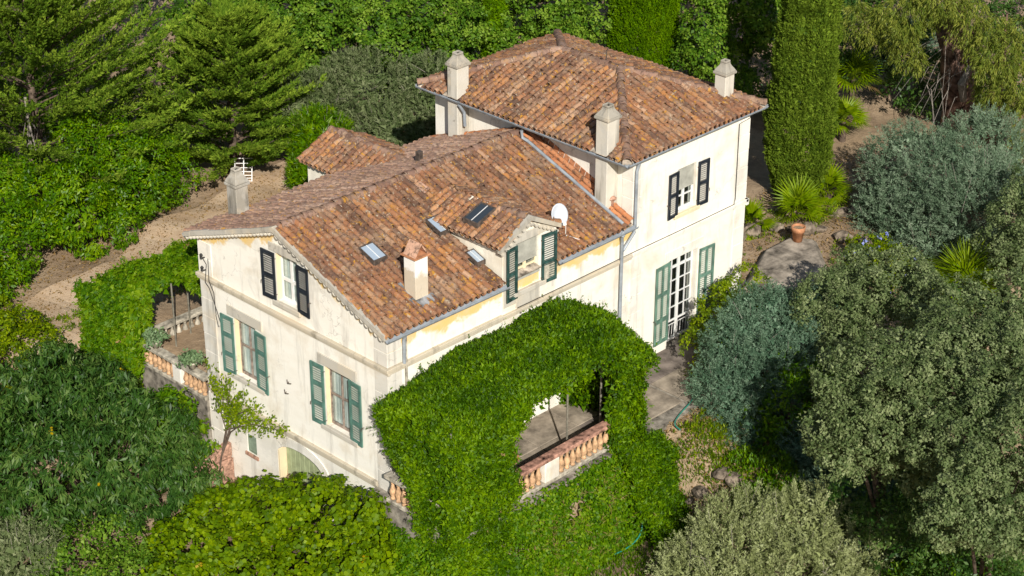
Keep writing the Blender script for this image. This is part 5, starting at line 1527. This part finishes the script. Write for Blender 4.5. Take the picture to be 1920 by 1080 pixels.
# dead snag inside the big conifer
b = MB(); rg = random.Random(4)
dx_, dy_ = -2.1, -2.3
for i in range(16):
    s_ = Vector((3.0 + rg.uniform(-.1, .1), 21.4, 6.6 - .09 * i)); d = Vector((rg.uniform(-.5, .4), rg.uniform(-.5, .4), -1))
    b.tube([s_, s_ + d * .35 + Vector((rg.uniform(-.2, .2), rg.uniform(-.2, .2), 0)), s_ + d * .9], [.022, .014, .004], 4)
b.tube([(3.1, 21.6, 7.2), (3.0, 21.4, 6.4), (3.15, 21.3, 5.0)], [.05, .045, .012], 6); b.tube([(2.4, 21.9, 7.4), (3.0, 21.4, 6.7)], [.02, .03], 5)
tag(b.build('dead_branch', M['dead'], None), 'bare grey dead branch hanging in the big left conifer', 'branch')

# ------------------------------------------------------------------ broadleaf shrubs, left
LG_ = 'laurels along the drive'
broad('laurel', 'bright laurel bush at the left frame edge beyond the drive', 'shrub', [(-.5, 18.8, 4.0, 1.6, 1.5, 1.6), (.8, 19.6, 4.5, 1.6, 1.5, 1.5), (-2.6, 19.0, 3.5, 1.5, 1.4, 1.3), (-2.4, 17.5, 3.2, 1.2, 1.1, 1.1), (-1.0, 17.8, 3.0, .9, .8, .9)], 'laurel', group=LG_, L=.12, W=.055, dens=430, core=.5, inn=.62)
broad('laurel', 'laurel bush with drooping leaf tiers in the middle of the drive hedge', 'shrub', [(2.3, 18.5, 4.1, 1.4, 1.3, 1.6), (3.4, 18.7, 3.9, 1.3, 1.2, 1.5)], 'laurel', group=LG_, L=.14, W=.05, dens=420, droop=.6, core=.5, inn=.62)
broad('laurel', 'dense laurel bush at the right end of the drive hedge, nearest the white rack', 'shrub', [(5.2, 18.9, 4.0, 1.4, 1.3, 1.6), (6.4, 19.2, 3.9, 1.1, 1.1, 1.3), (4.8, 19.8, 5.0, 1.4, 1.4, 1.3)], 'laurel', group=LG_, L=.11, W=.05, dens=430, core=.5, inn=.62)
broad('lime_shrub', 'yellow green shrub at the left edge below the drive', 'shrub', [(-3.4, 14.0, 2.1, 1.6, 1.5, 1.6), (-2.3, 13.1, 1.9, 1.2, 1.1, 1.2), (-4.7, 13.4, 1.9, 1.6, 1.5, 1.6), (-4.6, 15.4, 2.6, 1.4, 1.3, 1.4), (-5.6, 12.4, 1.4, 1.4, 1.4, 1.3), (-3.2, 15.6, 2.7, 1.1, 1.0, 1.1), (-2.2, 14.6, 2.5, .9, .8, .9)], 'lime', L=.09, W=.055, dens=480, rc=.22)
broad('loquat_tree', 'large dark glossy loquat tree in front of the left terrace', 'tree', [(-2.4, 7.6, 2.5, 1.2, 1.2, 1.4), (-3.6, 9.0, 3.0, 1.5, 1.4, 1.5), (-4.8, 9.8, 3.2, 1.6, 1.5, 1.5), (-5.4, 8.3, 2.2, 1.6, 1.5, 1.5), (-2.8, 10.2, 2.5, 1.3, 1.2, 1.2), (-4.0, 7.0, 1.8, 1.5, 1.4, 1.4), (-6.4, 10.6, 2.2, 1.4, 1.4, 1.3), (-2.3, 6.6, 1.3, 1.0, 1.0, 1.1), (-3.0, 11.6, 2.3, 1.2, 1.1, 1.0)], 'loquat', (-4.3, 8.6, 0), dens=300, sub=9, ratio=.46, core=.5, inn=.62, L=.19, W=.052, rc=.25, per=34, droop=.8, r=.16, extra=('gold', .006, .08))
broad('bright_shrub', 'small bright green shrub between the loquat and the house corner', 'shrub', [(-1.5, 8.0, 2.3, .7, .7, .8), (-1.2, 7.5, 1.5, .55, .55, .8)], 'ivy', L=.14, W=.08)
broad('round_leaf_shrub', 'wide mound of round yellow green leaves in front of the arched door', 'shrub', [(-1.7, 2.8, 1.2, 1.25, 1.2, 1.15), (-1.4, 1.4, 1.8, 1.15, 1.3, 1.2), (-1.3, .3, 1.75, 1.0, 1.05, 1.2), (-1.5, -.7, 1.35, .95, .9, 1.1), (-2.3, 4.4, .65, 1.3, 1.2, 1.0), (-3.3, 2.8, .8, 1.6, 1.6, 1.1), (-2.0, .0, .9, 1.2, 1.2, 1.0), (-3.6, 4.2, .5, 1.3, 1.2, 1.0), (-3.2, 1.0, .7, 1.5, 1.5, 1.0), (-4.6, 2.6, .3, 1.6, 1.6, 1.0)], 'round', (-2.8, 2.4, 0), sub=11, ratio=.42, dens=290, L=.10, W=.10, rc=.24, per=30, shape=6, droop=.25, upright=.1, extra=('gold', .008, .09))
feather('silver_shrub', 'small silvery shrub in the bottom left corner', 'shrub', [(-7.4, 6.9, 1.0, 1.0, 1.0, .9), (-8.2, 7.8, .9, .9, .9, .8)], 'olive', L=.09, W=.035, per=32, up=.7)
broad('dark_shrub', 'dark shaded shrub at the left frame edge below the loquat', 'shrub', [(-6.9, 10.2, .7, 1.1, 1.1, 1.0), (-7.6, 9.0, .6, 1.0, 1.0, .9)], 'oak', L=.12, W=.08, rc=.2)
feather('silver_sprig', 'pale leafy sprig poking in at the left frame edge', 'shrub', [(-6.9, 11.7, 2.1, .45, .45, .6)], 'olive', L=.10, W=.04, per=30)
broad('low_shrub', 'low green ground shrub at the bottom edge left of the round leaf mound', 'shrub', [(-6.2, 6.2, .45, 1.1, 1.1, .8), (-5.4, 5.0, .35, 1.1, 1.0, .7), (-4.9, 6.0, .5, 1.0, 1.0, .8), (-5.6, 3.8, .2, 1.2, 1.2, .8)], 'bgoak', L=.09, W=.06)
# succulents
for i, (x, y, z, lab) in enumerate(((-.02, 10.55, 3.06, 'pale succulent in a pot on the left terrace balustrade, farther from the house'), (-.02, 8.75, 3.06, 'pale succulent in a pot on the left terrace balustrade, against the house'))):
    t = thing('potted_succulent', lab, 'potted plant', (x, y, z), 'succulents on the left balustrade'); gs = rngn()
    b = MB(lambda a, c, d, x=x, y=y, z=z: (x + a, y + c, z + d)); b.lathe([(.10, 0), (.15, .18), (.17, .19), (.17, .24), (.13, .24)], (0, 0, 0), 12); b.build('pot', M['railgrey'], t, True)
    C = np.array([x, y, z + .34]) + gs.normal(0, .15, (70, 3)) * np.array([1, 1, .5]); Nn = unit(C - np.array([x, y, z]))
    leaf_object('foliage', *clump_leaves(C, Nn, .09, 12, gs, .085, .05, 0, .5), LEAF['succ'], t, 6)

# ------------------------------------------------------------------ behind the house
feather('olive_tree', 'grey green olive tree behind the roofs, between the wing and the tall block', 'tree', [(15.2, 18.0, 4.9, 2.2, 2.0, 1.7), (13.4, 18.6, 4.6, 1.6, 1.5, 1.5), (16.8, 16.4, 4.7, 1.7, 1.7, 1.6), (14.2, 15.6, 3.9, 1.4, 1.4, 1.2)], 'olive', L=.12, W=.032, ln=.8, dens=17, curve=(0, 0, -.15))
feather('oleander', 'oleander with a few pink blooms left of the rear wing', 'shrub', [(12.2, 17.2, 4.1, 1.15, 1.1, 1.3), (11.4, 16.5, 3.4, .9, .9, .9)], 'laurel', L=.17, W=.03, per=30, up=.9, ln=.7)
BG = 'green oaks behind the villa'
broad('green_oak', 'green oak left of the tall chimney, behind the olive tree', 'tree', [(18.3, 19.2, 7.0, 2.4, 2.2, 1.5), (20.0, 18.2, 6.6, 1.5, 1.5, 1.3), (16.4, 20.8, 7.4, 2.0, 2.0, 1.4), (18.6, 20.4, 8.6, 2.4, 2.2, 1.4)], 'bgoak', group=BG, L=.12, W=.08, rc=.28, per=46, dens=380, sub=10, core=.48, inn=.6)
broad('green_oak', 'green oak at the top edge between the two conifers and the olive', 'tree', [(14.6, 22.6, 6.8, 2.2, 2.2, 1.6), (12.4, 23.6, 6.4, 1.9, 1.9, 1.5), (16.2, 24.8, 8.4, 2.4, 2.4, 1.6), (14.8, 20.6, 5.0, 1.4, 1.4, 1.2)], 'bgoak', group=BG, L=.12, W=.08, rc=.28, per=46, dens=380, sub=10, core=.48, inn=.6)
broad('green_oak', 'round headed oak behind the ridge of the hipped roof', 'tree', [(22.8, 17.2, 5.6, 1.7, 1.7, 1.6), (23.4, 15.4, 6.2, 1.6, 1.6, 1.6), (24.6, 17.6, 7.8, 2.0, 2.0, 1.6), (22.0, 18.6, 6.2, 1.4, 1.4, 1.4), (25.6, 15.6, 7.6, 1.5, 1.5, 1.4)], 'bgoak', group=BG, L=.12, W=.08, rc=.28, per=46, dens=380, sub=10, core=.48, inn=.6)
broad('green_oak', 'green oak right of the clipped cypress, behind the small right chimney', 'tree', [(26.8, 11.2, 5.8, 1.4, 1.4, 1.9), (27.2, 10.6, 4.2, 1.2, 1.2, 1.4), (27.6, 11.4, 8.0, 1.5, 1.5, 1.6), (28.2, 9.6, 6.8, 1.2, 1.2, 1.6)], 'bgoak', group=BG, L=.13, W=.08, rc=.3, per=46)
broad('shade_tree', 'dark tree mass between the green oak and the column cypress', 'tree', [(29.6, 9.0, 5.2, 1.7, 1.7, 2.4), (30.6, 9.8, 8.2, 1.9, 1.9, 2.0), (28.6, 7.8, 3.4, 1.2, 1.2, 1.3)], 'loquat', L=.12, W=.06, rc=.3)
broad('shade_tree', 'dark tree line at the very top behind the oaks', 'tree', [(22.5, 26.0, 7.5, 3.2, 3.0, 2.6), (27.5, 23.0, 8.0, 3.2, 3.0, 2.8), (32.0, 18.0, 7.5, 3.0, 3.0, 2.8), (17.0, 30.0, 7.5, 3.4, 3.2, 2.6), (36.0, 12.5, 6.5, 2.6, 2.6, 2.6)], 'loquat', dens=130, L=.17, W=.10, rc=.4, per=40)
broad('undergrowth', 'dark green undergrowth behind the olive tree', 'shrub', [(18.6, 16.4, 4.0, 1.7, 1.6, 1.4), (20.4, 15.4, 4.0, 1.6, 1.6, 1.5), (19.2, 19.2, 4.6, 2.0, 2.0, 1.5)], 'bgoak', dens=220, L=.14, W=.08)
column('cypress', 'tall column cypress right of the villa, cut off by the top edge', (23.2, 3.95, 2.6), 11.0, 1.10, 'column', [(0, .55), (.05, .85), (.14, 1.0), (.3, 1.04), (.42, .98), (.55, .93), (.75, .84), (1, .3)], 5200, amp=.15)
column('cypress', 'broad clipped cypress block rising behind the hipped roof', (25.4, 13.3, 2.7), 7.4, 1.30, 'clip', [(0, .9), (.3, 1.0), (.8, .97), (1, .82)], 3600, fl=1.3, lngt=.42, amp=.05)
column('cypress', 'slim clipped cypress half hidden behind the left chimney', (21.4, 17.4, 2.7), 5.6, .46, 'clip', [(0, .9), (.5, 1.0), (1, .7)], 1000, fl=1.3)

# ------------------------------------------------------------------ right garden
fan_palm('fan palm with a short trunk in the gap right of the column cypress', 30.3, 6.8, None, 1.6, .95, 24)
fan_palm('bushy fan palm just in front of the taller palm in the gap', 28.4, 5.75, None, .8, .72, 20)
fan_palm('low fan palm at the right foot of the column cypress', 23.9, 3.1, None, .35, .75, 18)
fan_palm('low fan palm directly in front of the column cypress foot', 21.7, 2.75, None, .35, .85, 20)
fan_palm('small fan palm by the right house corner', 19.8, 3.35, None, .2, .55, 14)
fan_palm('big fan palm between the holm oaks and the grey feathery shrub', 19.9, -5.2, None, 1.5, 1.25, 26, stem=.55)
def strap(label, x, y, n, L_, leaf):
    g_ = rngn(); z = float(height(x, y)); t = thing('strap_plant', label, 'plant', (x, y, z), 'spiky strap plants by the wall')
    P = np.array([x, y, z]) + g_.normal(0, .07, (n, 3)) * np.array([1, 1, .4]); D = unit(g_.normal(0, .75, (n, 3)) + np.array([0, 0, .8]))
    V = [shoots(P, D, L_ * g_.uniform(.6, 1.1, n), 9, g_, .22, .022, .12, (0, 0, -.35), .01)]
    leaf_object('leaves', *cat(V), LEAF[leaf], t)
strap('grey dry spiky plant in the shade behind the right house corner', 18.6, 5.0, 60, 1.4, 'dry')
strap('green spiky strap plant against the right house corner', 18.3, 3.9, 55, .9, 'palm')
strap('yellowed spiky plant below the green one at the house corner', 18.6, 3.4, 45, .7, 'euc')
strap('grassy strap tuft under the column cypress', 22.6, 2.2, 50, .8, 'palm')

# eucalyptus
t = thing('eucalyptus', 'eucalyptus with peeling trunk and hanging leaves in the top right corner', 'tree', (32.2, 3.1, 3.0)); gE = rngn()
b = MB(); b.tube([(32.2, 3.1, 2.6), (31.9, 3.0, 4.2), (31.3, 2.9, 5.6), (30.8, 2.8, 7.2), (30.3, 2.8, 9.5)], [.68, .60, .62, .50, .26], 12)
b.tube([(31.5, 2.9, 5.2), (31.0, 2.2, 6.6), (30.6, 1.7, 8.0)], [.34, .28, .14], 8); b.tube([(31.6, 3.1, 5.2), (31.2, 3.6, 6.8), (30.8, 3.9, 8.2)], [.3, .24, .12], 8)
b.build('trunk', M['eubark'], t, True)
b = MB(); b.tube([(32.0, 1.5, 2.6), (31.5, 1.3, 4.6), (30.9, .9, 6.6), (30.3, .5, 8.6)], [.34, .30, .2, .03], 10); b.build('trunk', M['eubark'], t, True)
b = MB(); rg = random.Random(8)
for i_ in range(26):
    s_ = Vector((30.9 + rg.uniform(-.5, .2), 2.8 + rg.uniform(-.7, .9), rg.uniform(4.6, 7.4))); d = Vector((rg.uniform(-1.2, .0), rg.uniform(-.9, 1.2), rg.uniform(-1.3, .5)))
    b.tube([s_, s_ + d * .5, s_ + d * .9 + Vector((0, 0, -.25)), s_ + d * 1.3 + Vector((-.1, 0, -.7))], [.015, .010, .007, .003], 4)
b.tube([(31.0, 2.3, 4.6), (30.6, 2.2, 5.4), (30.7, 2.0, 6.1)], [.13, .16, .10], 7)
b.build('dead_twigs', M['dead'], t)
eb = [(29.3, 4.6, 7.2, .9, .8, .8), (28.6, 5.5, 7.6, .8, .8, .9), (28.9, 3.8, 8.2, 1.1, 1.0, .8), (29.9, 4.1, 6.2, .55, .55, .5), (29.6, 1.2, 8.2, .9, .9, .7), (29.8, .6, 7.2, .8, .8, .8), (30.2, -.1, 7.6, 1.0, 1.0, 1.0),
      (30.6, .9, 5.6, .6, .6, .9), (30.9, -.2, 5.8, .8, .8, 1.2), (30.8, -.8, 4.4, .7, .7, .8), (29.4, 2.4, 8.8, 1.0, 1.0, .6)]
p, nn = on_blobs(subdivide(np.array(eb), gE, 7, .42), 1900, gE, .25); D = unit(nn * .5 + np.array([0, 0, -.9]) + gE.normal(0, .3, p.shape))
leaf_object('crown', *shoots(p, D, .42 * gE.uniform(.5, 1.4, len(p)), 20, gE, .17, .032, .5, (0, 0, -.25), .10), LEAF['euc'], t, 3)

feather('grey_shrub', 'large grey green feathery shrub below the eucalyptus', 'shrub', [(25.2, .3, 4.1, 2.0, 1.9, 1.7), (24.4, -1.8, 4.3, 2.1, 2.0, 1.8), (23.6, -.2, 3.5, 1.5, 1.4, 1.3), (23.8, -3.4, 4.3, 2.0, 1.8, 1.8), (22.9, -2.0, 3.4, 1.4, 1.4, 1.2), (26.8, -1.2, 4.8, 1.8, 1.7, 1.5)], 'grey', dens=12, ln=1.15, per=76, L=.095, W=.024, curve=(0, 0, -.16), jit=.42, spread=.8, thick=.10)
broad('plumbago', 'low green bush dotted with pale blue flowers', 'shrub', [(20.6, -1.5, 3.1, .9, .9, .6), (20.0, -2.3, 3.1, .9, .8, .6), (21.0, -.6, 3.0, .6, .6, .5), (19.6, -1.6, 2.9, .6, .6, .45)], 'lime', L=.08, W=.05, rc=.16, extra=('blue', .26, .09), kind='foliage', stem='stem')
broad('dark_hedge', 'dark shaded bush mass behind the palms and grey shrub', 'shrub', [(34.6, 6.4, 4.6, 2.4, 2.2, 2.2), (35.0, 3.8, 4.6, 2.4, 2.2, 2.2), (33.0, 5.0, 3.9, 1.7, 1.7, 1.3), (36.0, 8.4, 5.6, 2.4, 2.2, 2.0), (36.5, 1.0, 5.0, 2.4, 2.2, 2.4), (38.5, 4.5, 7.0, 2.6, 2.4, 2.4)], 'loquat', dens=190, L=.13, W=.06)
feather('teal_bush', 'blue green bush in the gap above the fan palms', 'shrub', [(33.2, 6.4, 5.0, 1.2, 1.1, 1.0), (32.8, 7.4, 4.6, .9, .9, .9)], 'teal', ln=.6)
broad('boxy_hedge', 'yellow green clipped hedge right of the French door', 'hedge', [(12.5, -1.15, 3.75, .95, .6, 1.0), (13.6, -1.0, 3.9, .95, .6, 1.0), (11.5, -1.75, 3.5, .7, .65, .95), (10.95, -2.2, 3.2, .5, .6, .8), (12.3, -1.9, 3.5, .9, .7, 1.0), (11.3, -2.1, 2.7, .8, .7, .6)], 'lime', dens=520, L=.075, W=.045, rc=.17, sub=8, ratio=.5)
feather('teal_shrub', 'blue green feathery shrub in front of the right hedge', 'shrub', [(11.3, -2.8, 3.8, 1.15, 1.0, 1.15), (12.6, -2.8, 4.1, 1.3, 1.1, 1.15), (13.5, -3.7, 4.1, 1.25, 1.2, 1.15), (10.2, -3.5, 2.9, 1.05, 1.0, 1.15), (11.2, -4.0, 3.5, 1.3, 1.2, 1.25), (12.6, -4.2, 3.8, 1.3, 1.2, 1.2), (9.7, -4.2, 2.0, .85, .85, .9)], 'teal', base=(11.6, -3.6, 1.9), dens=22, ln=.85, per=66, L=.08, W=.026, up=.5, curve=(0, 0, -.12), jit=.45, spread=.85, thick=.10)
broad('bay_shrub', 'deep green bay bush right of the blue green shrub', 'shrub', [(10.7, -5.2, 2.7, 1.0, .9, 1.3), (11.4, -5.0, 3.3, .8, .8, .9), (9.9, -5.2, 1.7, .9, .9, .9)], 'laurel', dens=300, L=.12, W=.04, upright=.4)
HO = 'holm oaks on the right'
OK = dict(L=.07, W=.05, rc=.19, per=44, dens=620, sub=11, ratio=.40, core=.45, inn=.58, amp=.24, freq=2.2, shape=3)
broad('holm_oak', 'grey green holm oak in front of the low garden wall', 'tree', [(13.4, -4.6, 5.0, 1.15, 1.1, 1.0), (14.5, -6.1, 5.5, 1.2, 1.1, 1.1), (14.6, -4.3, 4.9, 1.1, 1.0, 1.0), (15.7, -5.2, 5.2, 1.15, 1.1, 1.0), (12.8, -5.8, 5.0, 1.0, 1.0, 1.0), (15.9, -3.6, 4.6, .9, .9, .9)], 'oak', group=HO, **OK)
broad('holm_oak', 'big grey green holm oak in the middle of the right side', 'tree', [(7.7, -9.5, 6.6, 1.25, 1.2, 1.15), (7.2, -10.8, 6.4, 1.2, 1.1, 1.1), (6.7, -10.0, 6.0, 1.05, 1.0, 1.0), (8.6, -10.4, 6.9, 1.2, 1.2, 1.1), (8.1, -9.1, 5.6, 1.0, 1.0, .9), (9.2, -9.6, 6.7, 1.0, 1.0, .9), (8.3, -10.4, 5.1, 1.1, 1.1, 1.0), (7.5, -11.3, 5.3, .95, .95, .9), (7.2, -9.4, 5.0, .9, .9, .9)], 'oak', (9.0, -10.0, .6), group=HO, **OK)
broad('holm_oak', 'holm oak crown touching the right frame edge at mid height', 'tree', [(12.3, -9.3, 6.5, 1.25, 1.2, 1.15), (11.8, -10.9, 7.0, 1.3, 1.2, 1.2), (9.3, -11.6, 7.0, 1.1, 1.1, 1.1), (10.2, -10.5, 6.9, 1.2, 1.1, 1.0), (13.4, -8.0, 6.1, 1.2, 1.1, 1.1), (13.4, -10.3, 6.9, 1.2, 1.2, 1.1), (10.6, -12.0, 7.2, 1.2, 1.1, 1.1)], 'oak', (12.4, -10.2, .8), group=HO, **OK)
broad('holm_oak', 'holm oak crown in the lower right, above the bright laurel', 'tree', [(8.5, -13.1, 7.0, 1.2, 1.1, 1.15), (6.4, -14.0, 6.8, 1.1, 1.05, 1.1), (6.7, -14.9, 6.8, 1.1, 1.1, 1.1), (5.5, -14.3, 6.2, 1.0, 1.0, 1.0), (6.1, -15.3, 6.0, 1.0, 1.0, 1.0), (7.5, -12.7, 6.6, 1.05, 1.0, 1.0), (7.9, -14.4, 7.1, 1.15, 1.1, 1.1), (9.6, -13.6, 7.2, 1.1, 1.1, 1.0), (6.7, -14.0, 5.2, 1.1, 1.1, 1.0), (7.9, -13.4, 5.4, 1.1, 1.1, 1.0)], 'oak', (7.6, -14.0, .3), group=HO, **OK)
broad('holm_oak', 'holm oak high at the right frame edge beside the big palm', 'tree', [(21.0, -6.2, 5.0, 1.3, 1.2, 1.3), (20.2, -7.4, 5.0, 1.4, 1.3, 1.3), (22.4, -6.2, 5.6, 1.4, 1.4, 1.3)], 'oak', group=HO, **OK)
feather('tamarisk', 'dark feathery shrub in the shade between the holm oaks', 'shrub', [(11.7, -7.0, 2.0, 1.4, 1.3, 1.2), (11.6, -8.9, 1.9, 1.4, 1.4, 1.2), (10.2, -8.1, 1.4, 1.3, 1.3, 1.1), (9.7, -10.0, 1.4, 1.4, 1.4, 1.1), (10.6, -6.4, 2.2, 1.0, 1.0, 1.0)], 'teal', ln=.75, dens=24, L=.10, W=.024)
broad('shade_toned_scrub', 'deep green scrub beneath the right holm oaks, shade put into its leaf colour', 'shrub', [(12.9, -4.9, 2.8, 1.1, 1.1, 1.0), (13.5, -8.2, 2.4, 1.6, 1.5, 1.2), (11.6, -10.5, 1.7, 1.6, 1.5, 1.2), (11.2, -12.3, 1.7, 1.6, 1.5, 1.2), (14.1, -4.6, 3.3, 1.1, 1.1, 1.0), (15.3, -9.0, 3.2, 1.7, 1.6, 1.2), (9.4, -11.6, 1.2, 1.4, 1.4, 1.0), (17.5, -7.0, 3.2, 1.8, 1.8, 1.2), (8.9, -9.9, 2.6, 1.3, 1.3, 1.3), (8.4, -11.4, 2.8, 1.3, 1.3, 1.3), (9.9, -12.6, 2.6, 1.4, 1.4, 1.2), (7.8, -13.2, 2.8, 1.3, 1.3, 1.3), (10.6, -11.2, 3.2, 1.3, 1.3, 1.3), (7.0, -14.6, 2.9, 1.2, 1.2, 1.3)], 'loquat', dens=200, L=.11, W=.05, upright=.3)  # darker leaf material paints in the shade under the oaks
feather('silver_shrub', 'big silver feathery shrub at the bottom right centre', 'shrub', [(6.6, -7.2, 1.6, 1.5, 1.4, 1.1), (7.4, -8.4, 1.7, 1.6, 1.4, 1.2), (5.6, -8.0, 1.5, 1.5, 1.3, 1.0), (6.2, -9.4, 1.5, 1.6, 1.5, 1.1), (8.2, -9.8, 1.5, 1.4, 1.4, 1.1), (4.9, -6.8, .9, 1.1, 1.0, .9)], 'silver', dens=13, ln=1.15, per=84, L=.085, W=.022, up=.95, curve=(0, 0, -.12), jit=.42, spread=.8, thick=.10)
broad('laurel_bush', 'bright green laurel tufts just above the silver shrub', 'shrub', [(8.5, -5.6, 1.8, .6, .6, .7), (9.0, -6.3, 1.8, .65, .6, .75), (8.0, -6.4, 1.5, .6, .6, .6)], 'laurel', dens=360, L=.12, W=.035, upright=.8)
broad('laurel_bush', 'bright green laurel in the bottom right corner', 'shrub', [(8.2, -12.2, 1.5, 1.2, 1.1, .9), (9.2, -12.9, 1.5, 1.1, 1.0, .9), (8.9, -11.4, 1.2, .8, .8, .7)], 'laurel', dens=260, L=.17, W=.06, upright=.5)
broad('ground_cover', 'dark low scrub on the ground between the right trees', 'shrub', [(13.0, -8.0, 1.2, 2.6, 2.6, .9), (9.5, -9.0, .4, 2.6, 2.2, .7), (16.5, -6.0, 2.0, 2.6, 2.4, .8), (11.0, -12.5, 1.0, 2.6, 2.4, .9), (19.0, -8.0, 2.2, 2.6, 2.4, .9)], 'bgoak', dens=90, L=.12, W=.07)
broad('ground_cover', 'dark low scrub under the trees at the lower left', 'shrub', [(-7.0, 8.5, .2, 2.0, 2.0, .6), (-6.0, 12.0, .8, 2.4, 2.2, .8), (-8.6, 5.0, .0, 2.0, 2.0, .6)], 'bgoak', dens=90, L=.12, W=.07)

# leaf litter, pebbles and weeds on the bare ground
gl = rngn()
def scatter(n, x0, x1, y0, y1): 
    x = gl.uniform(x0, x1, n); y = gl.uniform(y0, y1, n); return np.stack([x, y, height(x, y) + .05], 1)
P = np.concatenate([scatter(5000, 7.0, 12.5, -6.5, -3.0), scatter(7000, 15.5, 28.0, -3.0, 5.0), scatter(6000, -3.0, 13.0, 13.5, 19.0)])
D = unit(gl.normal(size=P.shape) * np.array([1, 1, .35])); N2 = unit(gl.normal(0, .4, P.shape) + np.array([0, 0, 1.]))
o = leaf_object('leaf_litter', P, D, N2, gl.uniform(.04, .13, len(P)), .05, gl.normal(.4, .3, len(P)), LEAF['dry'], None)
tag(o, 'brown fallen leaves scattered over the bare earth', 'leaf litter', kind='stuff')
P = np.concatenate([scatter(420, 7.2, 11.5, -6.5, -3.3), scatter(520, 15.8, 27.0, -3.0, 4.5), scatter(300, -3, 8, 13.6, 15.0)])
P = P[lump(P, .9, np.array([1., 4., 2.])) > .05]
o = leaf_object('weeds', *clump_leaves(P, np.broadcast_to(np.array([0, 0, 1.]), P.shape), .13, 16, gl, .11, .03, 0, .9), LEAF['lime'], None)
tag(o, 'sparse green weeds tufting from the bare earth', 'weeds', kind='stuff')
